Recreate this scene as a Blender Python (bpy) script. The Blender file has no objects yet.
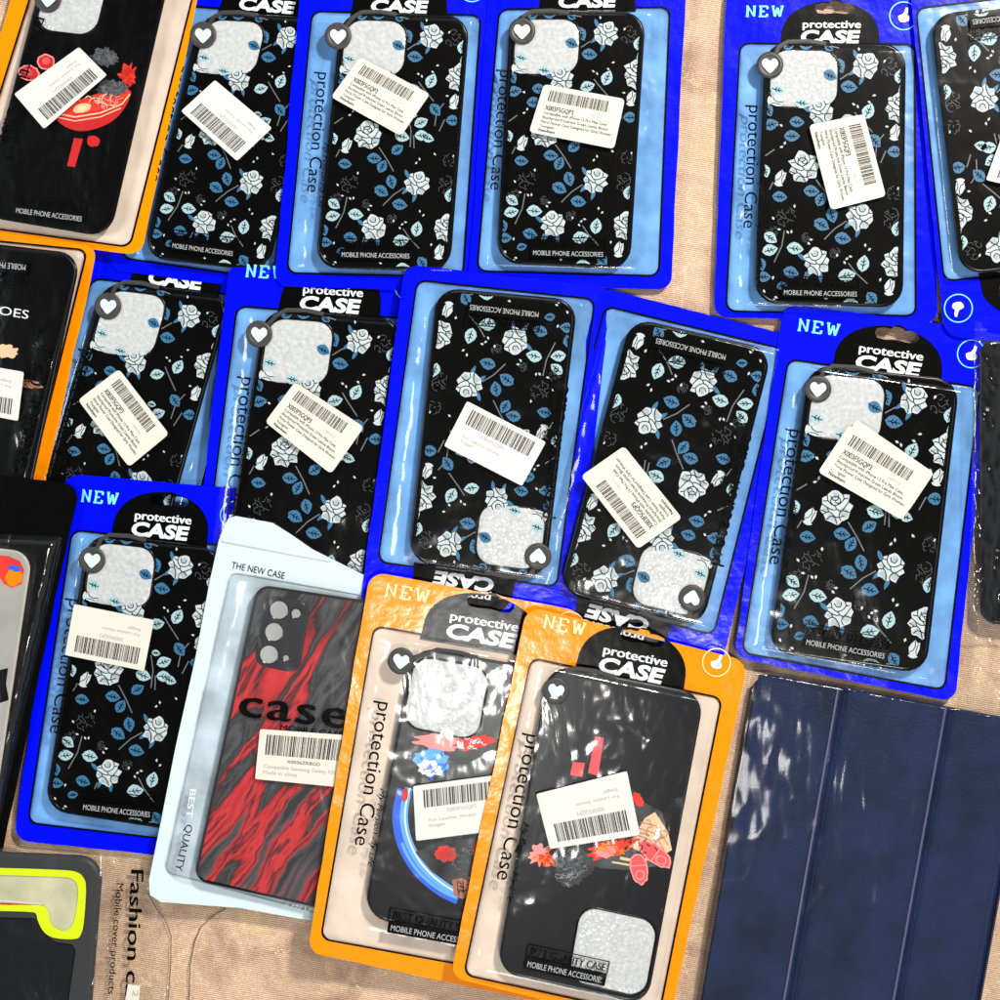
import bpy, math, random
from mathutils import Vector, noise
from mathutils.geometry import tessellate_polygon

S = 0.0006            # metres per photo pixel on the cloth
HC = 1.0              # camera height
MM = 0.001
scene = bpy.context.scene
col = scene.collection

def at(px, py, z=0.0):                 # point of the table plane raised to z (mm)
    zz = z * MM
    k = (HC - zz) / HC
    return Vector(((px - 500) * S * k, (500 - py) * S * k, zz))

# ---------------------------------------------------------------- materials
def nodes(name):
    m = bpy.data.materials.new(name); m.use_nodes = True
    nt = m.node_tree; b = nt.nodes['Principled BSDF']
    return m, nt, b

def coords(nt, scale=(1, 1, 1), rot=(0, 0, 0)):
    tc = nt.nodes.new('ShaderNodeTexCoord'); mp = nt.nodes.new('ShaderNodeMapping')
    mp.inputs['Scale'].default_value = scale; mp.inputs['Rotation'].default_value = rot
    nt.links.new(tc.outputs['Object'], mp.inputs['Vector']); return mp.outputs['Vector']

def add_bump(nt, target, scale, strength, dist=0.001, detail=3, rough=0.5, vec=None, distort=0.0):
    n = nt.nodes.new('ShaderNodeTexNoise'); n.inputs['Scale'].default_value = scale
    n.inputs['Detail'].default_value = detail; n.inputs['Roughness'].default_value = rough
    n.inputs['Distortion'].default_value = distort
    nt.links.new(vec or coords(nt), n.inputs['Vector'])
    bp = nt.nodes.new('ShaderNodeBump'); bp.inputs['Strength'].default_value = strength
    bp.inputs['Distance'].default_value = dist
    nt.links.new(n.outputs['Fac'], bp.inputs['Height'])
    nt.links.new(bp.outputs['Normal'], target.inputs['Normal']); return bp

def simple(name, rgb, rough=0.5, bump=None, spec=0.5, vary=0.0, metal=0.0):
    m, nt, b = nodes(name)
    b.inputs['Base Color'].default_value = (*rgb, 1); b.inputs['Roughness'].default_value = rough
    b.inputs['Specular IOR Level'].default_value = spec; b.inputs['Metallic'].default_value = metal
    if vary:
        n = nt.nodes.new('ShaderNodeTexNoise'); n.inputs['Scale'].default_value = 45; n.inputs['Detail'].default_value = 5
        nt.links.new(coords(nt), n.inputs['Vector'])
        r = nt.nodes.new('ShaderNodeValToRGB')
        r.color_ramp.elements[0].position = .3; r.color_ramp.elements[1].position = .7
        r.color_ramp.elements[0].color = (*[c * (1 - vary) for c in rgb], 1)
        r.color_ramp.elements[1].color = (*[min(1, c * (1 + vary)) for c in rgb], 1)
        nt.links.new(n.outputs['Fac'], r.inputs['Fac']); nt.links.new(r.outputs['Color'], b.inputs['Base Color'])
    if bump: add_bump(nt, b, *bump)
    return m

def film_mat(name, bump_scale=90, strength=0.6, rough=0.09, haze=0.03, gain=1.0):
    m = bpy.data.materials.new(name); m.use_nodes = True; nt = m.node_tree
    nt.nodes.clear()
    out = nt.nodes.new('ShaderNodeOutputMaterial')
    tr = nt.nodes.new('ShaderNodeBsdfTransparent'); tr.inputs['Color'].default_value = (.97, .98, .98, 1)
    gl = nt.nodes.new('ShaderNodeBsdfGlossy'); gl.inputs['Roughness'].default_value = rough
    df = nt.nodes.new('ShaderNodeBsdfDiffuse'); df.inputs['Color'].default_value = (.9, .92, .95, 1)
    n = nt.nodes.new('ShaderNodeTexNoise'); n.inputs['Scale'].default_value = bump_scale
    n.inputs['Detail'].default_value = 2; n.inputs['Distortion'].default_value = 1.6
    v = nt.nodes.new('ShaderNodeTexVoronoi'); v.inputs['Scale'].default_value = bump_scale * .45
    v.feature = 'F1'
    vec = coords(nt, (1.6, 0.7, 1))
    nt.links.new(vec, n.inputs['Vector'])
    # crinkle: voronoi distorted by noise gives flat facets with sharp creases
    mx = nt.nodes.new('ShaderNodeMixRGB'); mx.inputs['Fac'].default_value = .06
    nt.links.new(vec, mx.inputs['Color1']); nt.links.new(n.outputs['Color'], mx.inputs['Color2'])
    nt.links.new(mx.outputs['Color'], v.inputs['Vector'])
    ad = nt.nodes.new('ShaderNodeMath'); ad.operation = 'MULTIPLY_ADD'; ad.inputs[1].default_value = .8
    nt.links.new(v.outputs['Distance'], ad.inputs[0]); nt.links.new(n.outputs['Fac'], ad.inputs[2])
    mk = nt.nodes.new('ShaderNodeTexNoise'); mk.inputs['Scale'].default_value = 17; mk.inputs['Detail'].default_value = 2
    nt.links.new(coords(nt), mk.inputs['Vector'])
    mr = nt.nodes.new('ShaderNodeValToRGB'); mr.color_ramp.elements[0].position = .44; mr.color_ramp.elements[0].color = (.12, .12, .12, 1); mr.color_ramp.elements[1].position = .62
    nt.links.new(mk.outputs['Fac'], mr.inputs['Fac'])
    fine = nt.nodes.new('ShaderNodeTexNoise'); fine.inputs['Scale'].default_value = bump_scale * 4.5; fine.inputs['Detail'].default_value = 1; fine.inputs['Distortion'].default_value = 2
    nt.links.new(vec, fine.inputs['Vector'])
    a2 = nt.nodes.new('ShaderNodeMath'); a2.operation = 'MULTIPLY_ADD'; a2.inputs[1].default_value = .015
    nt.links.new(fine.outputs['Fac'], a2.inputs[0]); nt.links.new(ad.outputs[0], a2.inputs[2])
    hm = nt.nodes.new('ShaderNodeMath'); hm.operation = 'MULTIPLY'
    nt.links.new(a2.outputs[0], hm.inputs[0]); nt.links.new(mr.outputs['Color'], hm.inputs[1])
    bp = nt.nodes.new('ShaderNodeBump'); bp.inputs['Strength'].default_value = strength; bp.inputs['Distance'].default_value = .0016
    nt.links.new(hm.outputs[0], bp.inputs['Height'])
    nt.links.new(bp.outputs['Normal'], gl.inputs['Normal'])
    lw = nt.nodes.new('ShaderNodeLayerWeight'); lw.inputs['Blend'].default_value = .5      # same from both sides of the thin film
    pw = nt.nodes.new('ShaderNodeMath'); pw.operation = 'POWER'; pw.inputs[1].default_value = 4
    nt.links.new(lw.outputs['Facing'], pw.inputs[0])
    fr = nt.nodes.new('ShaderNodeMath'); fr.operation = 'MULTIPLY_ADD'; fr.inputs[1].default_value = .7; fr.inputs[2].default_value = .045
    nt.links.new(pw.outputs[0], fr.inputs[0])
    g = nt.nodes.new('ShaderNodeMath'); g.operation = 'MULTIPLY'; g.inputs[1].default_value = gain; g.use_clamp = True
    nt.links.new(fr.outputs[0], g.inputs[0])
    m1 = nt.nodes.new('ShaderNodeMixShader'); m1.inputs[0].default_value = haze
    nt.links.new(tr.outputs[0], m1.inputs[1]); nt.links.new(df.outputs[0], m1.inputs[2])
    m2 = nt.nodes.new('ShaderNodeMixShader')
    nt.links.new(g.outputs[0], m2.inputs[0]); nt.links.new(m1.outputs[0], m2.inputs[1]); nt.links.new(gl.outputs[0], m2.inputs[2])
    nt.links.new(m2.outputs[0], out.inputs['Surface'])
    return m

def foam_mat():
    m, nt, b = nodes('bubble_foam')
    v = nt.nodes.new('ShaderNodeTexVoronoi'); v.inputs['Scale'].default_value = 420
    vec = coords(nt); nt.links.new(vec, v.inputs['Vector'])
    n = nt.nodes.new('ShaderNodeTexNoise'); n.inputs['Scale'].default_value = 420; n.inputs['Detail'].default_value = 6
    nt.links.new(vec, n.inputs['Vector'])
    r = nt.nodes.new('ShaderNodeValToRGB'); e = r.color_ramp.elements
    e[0].position = .25; e[0].color = (.50, .51, .52, 1); e[1].position = .75; e[1].color = (.72, .72, .71, 1)
    nt.links.new(n.outputs['Fac'], r.inputs['Fac']); nt.links.new(r.outputs['Color'], b.inputs['Base Color'])
    bp = nt.nodes.new('ShaderNodeBump'); bp.inputs['Strength'].default_value = .35; bp.inputs['Distance'].default_value = .0008
    nt.links.new(v.outputs['Distance'], bp.inputs['Height']); nt.links.new(bp.outputs['Normal'], b.inputs['Normal'])
    b.inputs['Roughness'].default_value = .16
    return m

def marble_mat():
    m, nt, b = nodes('red_marbled_print')
    vec = coords(nt, (1, 1, 1), (0, 0, math.radians(36)))
    mp = nt.nodes.new('ShaderNodeMapping'); mp.inputs['Scale'].default_value = (30, 4.6, 1)
    nz = nt.nodes.new('ShaderNodeTexNoise'); nz.inputs['Scale'].default_value = 22; nz.inputs['Detail'].default_value = 4
    nt.links.new(vec, nz.inputs['Vector'])
    ad = nt.nodes.new('ShaderNodeMixRGB'); ad.blend_type = 'ADD'; ad.inputs['Fac'].default_value = .014
    nt.links.new(vec, ad.inputs['Color1']); nt.links.new(nz.outputs['Color'], ad.inputs['Color2'])
    nt.links.new(ad.outputs['Color'], mp.inputs['Vector'])
    n = nt.nodes.new('ShaderNodeTexNoise'); n.inputs['Scale'].default_value = 1.9; n.inputs['Detail'].default_value = 7
    n.inputs['Roughness'].default_value = .52; n.inputs['Distortion'].default_value = .6
    nt.links.new(mp.outputs['Vector'], n.inputs['Vector'])
    r = nt.nodes.new('ShaderNodeValToRGB'); cr = r.color_ramp
    cr.elements[0].position = .30; cr.elements[0].color = (.012, .010, .012, 1)
    cr.elements[1].position = .70; cr.elements[1].color = (.02, .018, .02, 1)
    for p, c in ((.37, (.075, .075, .08)), (.41, (.018, .018, .02)), (.435, (.06, .055, .06)), (.46, (.012, .008, .008)), (.49, (.42, .008, .012)),
                 (.53, (.62, .025, .03)), (.56, (.05, .006, .008)), (.60, (.50, .012, .018)), (.635, (.07, .065, .07))):
        e = cr.elements.new(p); e.color = (*c, 1)
    # the print runs from a dark upper end to the red lower end
    sp = nt.nodes.new('ShaderNodeSeparateXYZ'); nt.links.new(coords(nt), sp.inputs[0])
    mrg = nt.nodes.new('ShaderNodeMapRange'); mrg.inputs['From Min'].default_value = .095; mrg.inputs['From Max'].default_value = -.06
    mrg.inputs['To Min'].default_value = -.15; mrg.inputs['To Max'].default_value = .03
    nt.links.new(sp.outputs['Y'], mrg.inputs['Value'])
    sm = nt.nodes.new('ShaderNodeMath'); nt.links.new(n.outputs['Fac'], sm.inputs[0]); nt.links.new(mrg.outputs[0], sm.inputs[1])
    nt.links.new(sm.outputs[0], r.inputs['Fac']); nt.links.new(r.outputs['Color'], b.inputs['Base Color'])
    b.inputs['Roughness'].default_value = .25; b.inputs['Specular IOR Level'].default_value = .25
    return m

def cloth_mat():
    m, nt, b = nodes('woven_tan_cloth')
    vec = coords(nt)
    big = nt.nodes.new('ShaderNodeTexNoise'); big.inputs['Scale'].default_value = 14; big.inputs['Detail'].default_value = 6
    big.inputs['Distortion'].default_value = 2.2; nt.links.new(vec, big.inputs['Vector'])
    r = nt.nodes.new('ShaderNodeValToRGB'); cr = r.color_ramp
    cr.elements[0].position = .30; cr.elements[0].color = (.36, .22, .15, 1)
    cr.elements[1].position = .75; cr.elements[1].color = (.80, .56, .33, 1)
    for p, c in ((.45, (.60, .40, .28)), (.55, (.72, .51, .36)), (.60, (.66, .46, .31))):
        e = cr.elements.new(p); e.color = (*c, 1)
    nt.links.new(big.outputs['Fac'], r.inputs['Fac'])
    # damask sprigs: gold threads in swirls
    w2 = nt.nodes.new('ShaderNodeTexWave'); w2.inputs['Scale'].default_value = 17; w2.inputs['Distortion'].default_value = 14
    w2.inputs['Detail'].default_value = 3; w2.inputs['Detail Scale'].default_value = 1.4; nt.links.new(vec, w2.inputs['Vector'])
    r2 = nt.nodes.new('ShaderNodeValToRGB'); r2.color_ramp.elements[0].position = .62; r2.color_ramp.elements[1].position = .95
    nt.links.new(w2.outputs['Fac'], r2.inputs['Fac'])
    fn = nt.nodes.new('ShaderNodeTexNoise'); fn.inputs['Scale'].default_value = 900; fn.inputs['Detail'].default_value = 2
    nt.links.new(vec, fn.inputs['Vector'])
    fr_ = nt.nodes.new('ShaderNodeValToRGB'); fr_.color_ramp.elements[0].position = .45; fr_.color_ramp.elements[1].position = .62
    nt.links.new(fn.outputs['Fac'], fr_.inputs['Fac'])
    pn = nt.nodes.new('ShaderNodeTexNoise'); pn.inputs['Scale'].default_value = 32; pn.inputs['Detail'].default_value = 3; nt.links.new(vec, pn.inputs['Vector'])
    pr_ = nt.nodes.new('ShaderNodeValToRGB'); pr_.color_ramp.elements[0].position = .45; pr_.color_ramp.elements[1].position = .6
    nt.links.new(pn.outputs['Fac'], pr_.inputs['Fac'])
    m0 = nt.nodes.new('ShaderNodeMath'); m0.operation = 'MULTIPLY'
    nt.links.new(fr_.outputs['Color'], m0.inputs[0]); nt.links.new(pr_.outputs['Color'], m0.inputs[1])
    mu = nt.nodes.new('ShaderNodeMath'); mu.operation = 'MULTIPLY'
    nt.links.new(r2.outputs['Color'], mu.inputs[0]); nt.links.new(m0.outputs[0], mu.inputs[1])
    mix = nt.nodes.new('ShaderNodeMixRGB'); mix.inputs['Color2'].default_value = (.86, .66, .38, 1)
    nt.links.new(mu.outputs[0], mix.inputs['Fac']); nt.links.new(r.outputs['Color'], mix.inputs['Color1'])
    # weave
    wv = nt.nodes.new('ShaderNodeTexWave'); wv.bands_direction = 'Y'; wv.inputs['Scale'].default_value = 260
    wv.inputs['Distortion'].default_value = 3; wv.inputs['Detail'].default_value = 3; wv.inputs['Detail Scale'].default_value = 3
    nt.links.new(coords(nt, (1, 1, 1), (0, 0, .16)), wv.inputs['Vector'])
    wx = nt.nodes.new('ShaderNodeTexNoise'); wx.inputs['Scale'].default_value = 700; wx.inputs['Detail'].default_value = 1
    nt.links.new(coords(nt, (2.5, .5, 1)), wx.inputs['Vector'])
    mm = nt.nodes.new('ShaderNodeMath'); mm.operation = 'MULTIPLY'
    nt.links.new(wv.outputs['Fac'], mm.inputs[0]); nt.links.new(wx.outputs['Fac'], mm.inputs[1])
    m3 = nt.nodes.new('ShaderNodeMixRGB'); m3.blend_type = 'MULTIPLY'; m3.inputs['Fac'].default_value = .9
    r3 = nt.nodes.new('ShaderNodeValToRGB'); r3.color_ramp.elements[0].color = (.50, .46, .43, 1); r3.color_ramp.elements[1].color = (1.35, 1.3, 1.22, 1)
    r3.color_ramp.elements[1].position = .6
    nt.links.new(mm.outputs[0], r3.inputs['Fac']); nt.links.new(mix.outputs['Color'], m3.inputs['Color1']); nt.links.new(r3.outputs['Color'], m3.inputs['Color2'])
    nt.links.new(m3.outputs['Color'], b.inputs['Base Color'])
    bp = nt.nodes.new('ShaderNodeBump'); bp.inputs['Strength'].default_value = .5; bp.inputs['Distance'].default_value = .0005
    nt.links.new(mm.outputs[0], bp.inputs['Height']); nt.links.new(bp.outputs['Normal'], b.inputs['Normal'])
    b.inputs['Roughness'].default_value = .55; b.inputs['Sheen Weight'].default_value = .2
    return m

M = {}
M['blue'] = simple('blue_pouch_plastic', (.0, .003, .93), .2, (34, .8, .0014, 4), .4)
M['orange'] = simple('orange_pouch_plastic', (.98, .275, .0), .2, (34, .9, .0014, 4), .5)
M['white'] = simple('white_pouch_plastic', (.62, .74, .77), .28, (26, .9, .0015, 3), .5)
M['blackp'] = simple('black_pouch_plastic', (.002, .002, .002), .2, (40, .8, .0012, 3), .35)
M['line'] = simple('black_print', (.002, .002, .002), .22, (34, .5, .001, 3), .25)
M['skyb'] = simple('pale_blue_backing', (.16, .38, .76), .28, (30, .9, .0028, 3), .5, .3)
M['cream'] = simple('cream_backing', (.80, .64, .52), .4, (28, .6, .0015, 3), .4, .14)
M['greyb'] = simple('grey_backing', (.48, .58, .64), .4, (28, .7, .0015, 3), .4, .3)
M['cyan'] = simple('pale_cyan_print', (.20, .72, .93), .4)
M['paleor'] = simple('pale_yellow_print', (1, .75, .35), .4)
M['whitep'] = simple('white_print', (.85, .9, .92), .4)
M['case'] = simple('black_case_plastic', (.0025, .0022, .0022), .22, (40, .15, .0006, 2), .25)
M['caseg'] = simple('matt_black_case', (.010, .010, .012), .26, (45, .2, .0006, 2), .35)
M['grey'] = simple('charcoal_rubber', (.035, .035, .037), .5, (300, .1, .0004, 2), .4)
M['ring'] = simple('dark_grey_ring', (.045, .042, .04), .45, None, .4)
M['heart'] = simple('pale_heart', (.60, .72, .78), .5)
M['rose'] = simple('white_rose_print', (.60, .66, .67), .45)
M['greyp'] = simple('grey_print', (.42, .44, .45), .4)
M['rose2'] = simple('shaded_petal_print', (.40, .47, .50), .45)
M['lens'] = simple('grey_foam_in_camera_hole', (.34, .34, .33), .5, (600, .4, .0005, 3), .3, .15)
M['leafw'] = simple('pale_leaf_print', (.40, .58, .62), .45)
M['leafb'] = simple('blue_leaf_print', (.035, .16, .31), .45)
M['dim'] = simple('faint_line_print', (.07, .075, .08), .4)
M['stem'] = simple('grey_stem_print', (.16, .17, .18), .4)
M['foam'] = foam_mat()
M['paper'] = simple('cream_label_paper', (.69, .66, .57), .6, (200, .05, .0003, 2), .3)
M['paperw'] = simple('white_label_paper', (.69, .68, .64), .6, (200, .05, .0003, 2), .3)
M['ink'] = simple('black_ink', (.015, .014, .013), .6)
M['fade'] = simple('faded_ink', (.42, .41, .40), .6)
M['marble'] = marble_mat()
M['red'] = simple('red_print', (.62, .012, .012), .4)
M['redm'] = simple('bright_red_print', (.85, .035, .015), .4, None, .5, .35)
M['pink'] = simple('pink_print', (.80, .09, .10), .4)
M['pinkl'] = simple('pink_edge_print', (.9, .30, .28), .4)
M['egg'] = simple('cream_print', (.80, .55, .33), .4)
M['rock'] = simple('grey_stone_print', (.05, .05, .055), .5, (420, .9, .0008, 4), .5, .8)
M['bluep'] = simple('blue_print', (.02, .12, .75), .4)
M['bluel'] = simple('light_blue_print', (.12, .42, .85), .4)
M['brown'] = simple('brown_print', (.42, .16, .09), .45, None, .5, .3)
M['tanline'] = simple('brown_thread', (.16, .09, .055), .8)
M['yellow'] = simple('neon_yellow_rubber', (.76, .92, .0), .4, None, .4)
M['foamy'] = simple('cream_foam', (.60, .57, .38), .6, (500, .5, .0006, 3), .3, .2)
M['clear'] = simple('milky_case_plastic', (.55, .50, .42), .25, (40, .2, .001, 2), .5, .1)
M['navy'] = simple('navy_leatherette', (.0055, .0135, .050), .42, (900, 1.0, .0006, 4), .22, .4)
M['bead'] = simple('fold_edge_highlight', (.07, .07, .15), .4)  # paler colour paints the highlight along the raised fold edges
M['cloth'] = cloth_mat()
M['film'] = film_mat('clear_window_film', 25, .6, .12, .0, 1.3)
M['bagfilm'] = film_mat('loose_clear_film', 34, .9, .14, .006, 1.8)
M['tabfilm'] = film_mat('smooth_clear_film', 10, .20, .09, .003, .17)
M['milkfilm'] = film_mat('milky_window_film', 20, .5, .18, .025, 1.0)

# ---------------------------------------------------------------- objects
def prop(o, label=None, cat=None, group=None, kind=None):
    for k, v in (('label', label), ('category', cat), ('group', group), ('kind', kind)):
        if v: o[k] = v
    return o

def empty(name, loc, label, cat, group=None):
    o = bpy.data.objects.new(name, None); o.empty_display_size = .01; col.objects.link(o); o.location = loc
    o['_o'] = 0; del o['_o']
    return prop(o, label, cat, group)

class MB:
    def __init__(s): s.v = []; s.f = []; s.m = []; s.mats = []; s.sm = []
    def mi(s, m):
        if m not in s.mats: s.mats.append(m)
        return s.mats.index(m)
    def face(s, idx, m, smooth=False): s.f.append(idx); s.m.append(s.mi(m)); s.sm.append(smooth)
    def poly(s, pts, z, m):                       # flat polygon, pts in px, z number or function(px,py)
        i0 = len(s.v); out = []
        for p in pts:
            s.v.append(at(p[0], p[1], z(p[0], p[1]) if callable(z) else z))
        idx = list(range(i0, len(s.v)))
        a = sum(pts[i][0] * pts[(i + 1) % len(pts)][1] - pts[(i + 1) % len(pts)][0] * pts[i][1] for i in range(len(pts)))
        s.face(idx[::-1] if a > 0 else idx, m)
    def loops(s, rings, m, cap=None, smooth=True):   # rings: list of (pts, z function)
        n = len(rings[0][0]); base = []
        for pts, z in rings:
            base.append(len(s.v))
            for p in pts: s.v.append(at(p[0], p[1], z(p[0], p[1])))
        for r in range(len(rings) - 1):
            for i in range(n):
                j = (i + 1) % n
                s.face([base[r] + i, base[r + 1] + i, base[r + 1] + j, base[r] + j], m, smooth)
        if cap: s.face([base[-1] + i for i in range(n)][::-1], cap)
    def holed(s, outer, holes, z, m):
        pls = [outer] + holes
        tris = tessellate_polygon([[Vector((p[0], p[1], 0)) for p in l] for l in pls])
        flat = [p for l in pls for p in l]; i0 = len(s.v)
        for p in flat: s.v.append(at(p[0], p[1], z(p[0], p[1])))
        for t in tris:
            a, b_, c = (flat[k] for k in t)
            ar = (b_[0]-a[0])*(c[1]-a[1]) - (c[0]-a[0])*(b_[1]-a[1])
            if abs(ar) < 1e-6: continue
            t = list(t) if ar < 0 else list(t)[::-1]
            s.face([i0 + k for k in t], m)
    def stroke(s, pts, w, z, m):
        n = len(pts)
        if n < 2: return
        L = []; R = []
        for i in range(n):
            a = pts[max(0, i - 1)]; b_ = pts[min(n - 1, i + 1)]
            dx, dy = b_[0] - a[0], b_[1] - a[1]; l = math.hypot(dx, dy) or 1
            ww = w / 2
            L.append((pts[i][0] - dy / l * ww, pts[i][1] + dx / l * ww)); R.append((pts[i][0] + dy / l * ww, pts[i][1] - dx / l * ww))
        i0 = len(s.v)
        for a, b_ in zip(L, R):
            for p in (a, b_): s.v.append(at(p[0], p[1], z(p[0], p[1]) if callable(z) else z))
        for i in range(n - 1):
            k = i0 + 2 * i; s.face([k, k + 1, k + 3, k + 2][::-1], m)
    def grid(s, fn, nu, nv, m, z):                # fn(a,b)->px ; z(a,b,px,py)
        i0 = len(s.v)
        for j in range(nv + 1):
            for i in range(nu + 1):
                a, b_ = i / nu, j / nv; p = fn(a, b_); s.v.append(at(p[0], p[1], z(a, b_, p[0], p[1])))
        for j in range(nv):
            for i in range(nu):
                k = i0 + j * (nu + 1) + i
                s.face([k, k + nu + 1, k + nu + 2, k + 1], m, True)
    def build(s, name, parent=None, origin=None):
        o_ = parent_origin(parent) if parent else (origin or Vector((0, 0, 0)))
        me = bpy.data.meshes.new(name)
        me.from_pydata([v - o_ for v in s.v], [], s.f)
        for m in s.mats: me.materials.append(m)
        me.polygons.foreach_set('material_index', s.m); me.polygons.foreach_set('use_smooth', s.sm)
        me.update()
        o = bpy.data.objects.new(name, me); col.objects.link(o)
        if parent: o.parent = parent
        else: o.location = o_
        return o

def parent_origin(p):
    v = Vector(p.location)
    while p.parent: p = p.parent; v += Vector(p.location)
    return v

def bil(Q):
    return lambda a, b: ((1-a)*(1-b)*Q[0][0] + a*(1-b)*Q[1][0] + a*b*Q[2][0] + (1-a)*b*Q[3][0],
                         (1-a)*(1-b)*Q[0][1] + a*(1-b)*Q[1][1] + a*b*Q[2][1] + (1-a)*b*Q[3][1])

def inv(Q, p):
    a = b = .5; f = bil(Q)
    for _ in range(12):
        x, y = f(a, b); ex, ey = p[0] - x, p[1] - y
        h = 1e-4; xa, ya = f(a + h, b); xb, yb = f(a, b + h)
        j11, j21, j12, j22 = (xa - x) / h, (ya - y) / h, (xb - x) / h, (yb - y) / h
        d = j11 * j22 - j12 * j21
        if abs(d) < 1e-9: break
        a += (ex * j22 - ey * j12) / d; b += (ey * j11 - ex * j21) / d
    return a, b

def rquad(Q, r, n=7, sub=6):
    """rounded quad, list of px points; same count for every call with same n, sub"""
    pts = []; r = r if isinstance(r, (list, tuple)) else [r] * 4
    for i in range(4):
        P0, P, P1 = Q[i - 1], Q[i], Q[(i + 1) % 4]
        def tow(A, B, d):
            l = math.hypot(B[0] - A[0], B[1] - A[1]); return (A[0] + (B[0] - A[0]) * d / l, A[1] + (B[1] - A[1]) * d / l)
        A = tow(P, P0, r[i]); B = tow(P, P1, r[i]); k = .45
        C1 = tow(A, P, r[i] * .55); C2 = tow(B, P, r[i] * .55)
        for t in range(n):
            t = t / (n - 1)
            w = ((1-t)**3, 3*(1-t)**2*t, 3*(1-t)*t*t, t**3)
            pts.append(tuple(sum(ww * q[c] for ww, q in zip(w, (A, C1, C2, B))) for c in (0, 1)))
        Pn = Q[(i + 1) % 4]; An = tow(Pn, P, r[(i + 1) % 4])
        for s_ in range(1, sub):
            s_ /= sub; pts.append((B[0] + (An[0] - B[0]) * s_, B[1] + (An[1] - B[1]) * s_))
    return pts

def inset(Q, d, e=None):
    f = bil(Q); w = math.hypot(Q[1][0] - Q[0][0], Q[1][1] - Q[0][1]); h = math.hypot(Q[3][0] - Q[0][0], Q[3][1] - Q[0][1])
    a = d / w; b = (e if e is not None else d) / h
    return [f(a, b), f(1 - a, b), f(1 - a, 1 - b), f(a, 1 - b)]

def center(Q): return (sum(p[0] for p in Q) / 4, sum(p[1] for p in Q) / 4)

def plane(Q, zs):
    """z (mm) as a plane over a px quad; zs given for the corners of Q in order"""
    cx, cy = center(Q); n = sum(zs) / 4
    sxx = sxy = syy = sxz = syz = 0
    for p, z in zip(Q, zs):
        x, y = p[0] - cx, p[1] - cy; sxx += x*x; sxy += x*y; syy += y*y; sxz += x*(z-n); syz += y*(z-n)
    d = sxx*syy - sxy*sxy; gx = (sxz*syy - syz*sxy)/d; gy = (syz*sxx - sxz*sxy)/d
    return lambda x, y, h=0.0: n + gx*(x-cx) + gy*(y-cy) + h

def lift(zf, h): return lambda x, y: zf(x, y) + h

_tc = {}
def glyphs(text, bold=0.0, shear=0.0, spacing=1.0):
    key = (text, bold, shear, spacing)
    if key in _tc: return _tc[key]
    cu = bpy.data.curves.new('lettering', 'FONT'); cu.body = text; cu.size = 1; cu.offset = bold; cu.shear = shear
    cu.space_character = spacing; cu.resolution_u = 3
    ob = bpy.data.objects.new('lettering', cu); col.objects.link(ob)
    bpy.context.view_layer.update()
    dg = bpy.context.evaluated_depsgraph_get()
    me = bpy.data.meshes.new_from_object(ob.evaluated_get(dg))
    V = [(v.co.x, v.co.y) for v in me.vertices]; F = [list(p.vertices) for p in me.polygons]
    x0 = min(v[0] for v in V); x1 = max(v[0] for v in V)
    bpy.data.objects.remove(ob); bpy.data.meshes.remove(me); bpy.data.curves.remove(cu)
    _tc[key] = ([(v[0] - x0, v[1]) for v in V], F, x1 - x0); return _tc[key]

def text(mb, s, p0, p1, cap, z, m, bold=0.0, shear=0.0, spacing=1.0, base=0.0):
    """p0->p1: baseline start and end in px, cap: capital height in px"""
    if 0 < bold <= .035:
        n_ = 3 if bold > .012 else 2
        for i in range(n_):
            o = (i/(n_-1) - .5) * 2 * bold * cap / .73 * .9
            L = math.hypot(p1[0]-p0[0], p1[1]-p0[1]); dx, dy = (p1[0]-p0[0])/L*o, (p1[1]-p0[1])/L*o
            zz = (lambda x, y, i=i: z(x, y) + .015*i) if callable(z) else z + .015*i
            text(mb, s, (p0[0]+dx, p0[1]+dy), (p1[0]+dx, p1[1]+dy), cap, zz, m, 0.0, shear, spacing, base + (o*.4 if i else 0))
        return
    V, F, w = glyphs(s, bold, shear, spacing)
    L = math.hypot(p1[0]-p0[0], p1[1]-p0[1]); dx, dy = (p1[0]-p0[0])/L, (p1[1]-p0[1])/L
    ux, uy = dy, -dx; kx = L / w; ky = cap / .73; i0 = len(mb.v)
    for x, y in V:
        px = p0[0] + dx*x*kx + ux*(y*ky + base); py = p0[1] + dy*x*kx + uy*(y*ky + base)
        mb.v.append(at(px, py, z(px, py) if callable(z) else z))
    for f in F: mb.face([i0 + k for k in f], m)

def smooth(P_, n=6):
    out = []
    for i in range(len(P_)-1):
        p, q, r_, t = P_[max(0, i-1)], P_[i], P_[i+1], P_[min(len(P_)-1, i+2)]
        for k in range(n):
            k /= n; out.append(tuple(.5*((2*q[j]) + (-p[j]+r_[j])*k + (2*p[j]-5*q[j]+4*r_[j]-t[j])*k*k + (-p[j]+3*q[j]-3*r_[j]+t[j])*k**3) for j in (0, 1)))
    return out + [P_[-1]]
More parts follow.
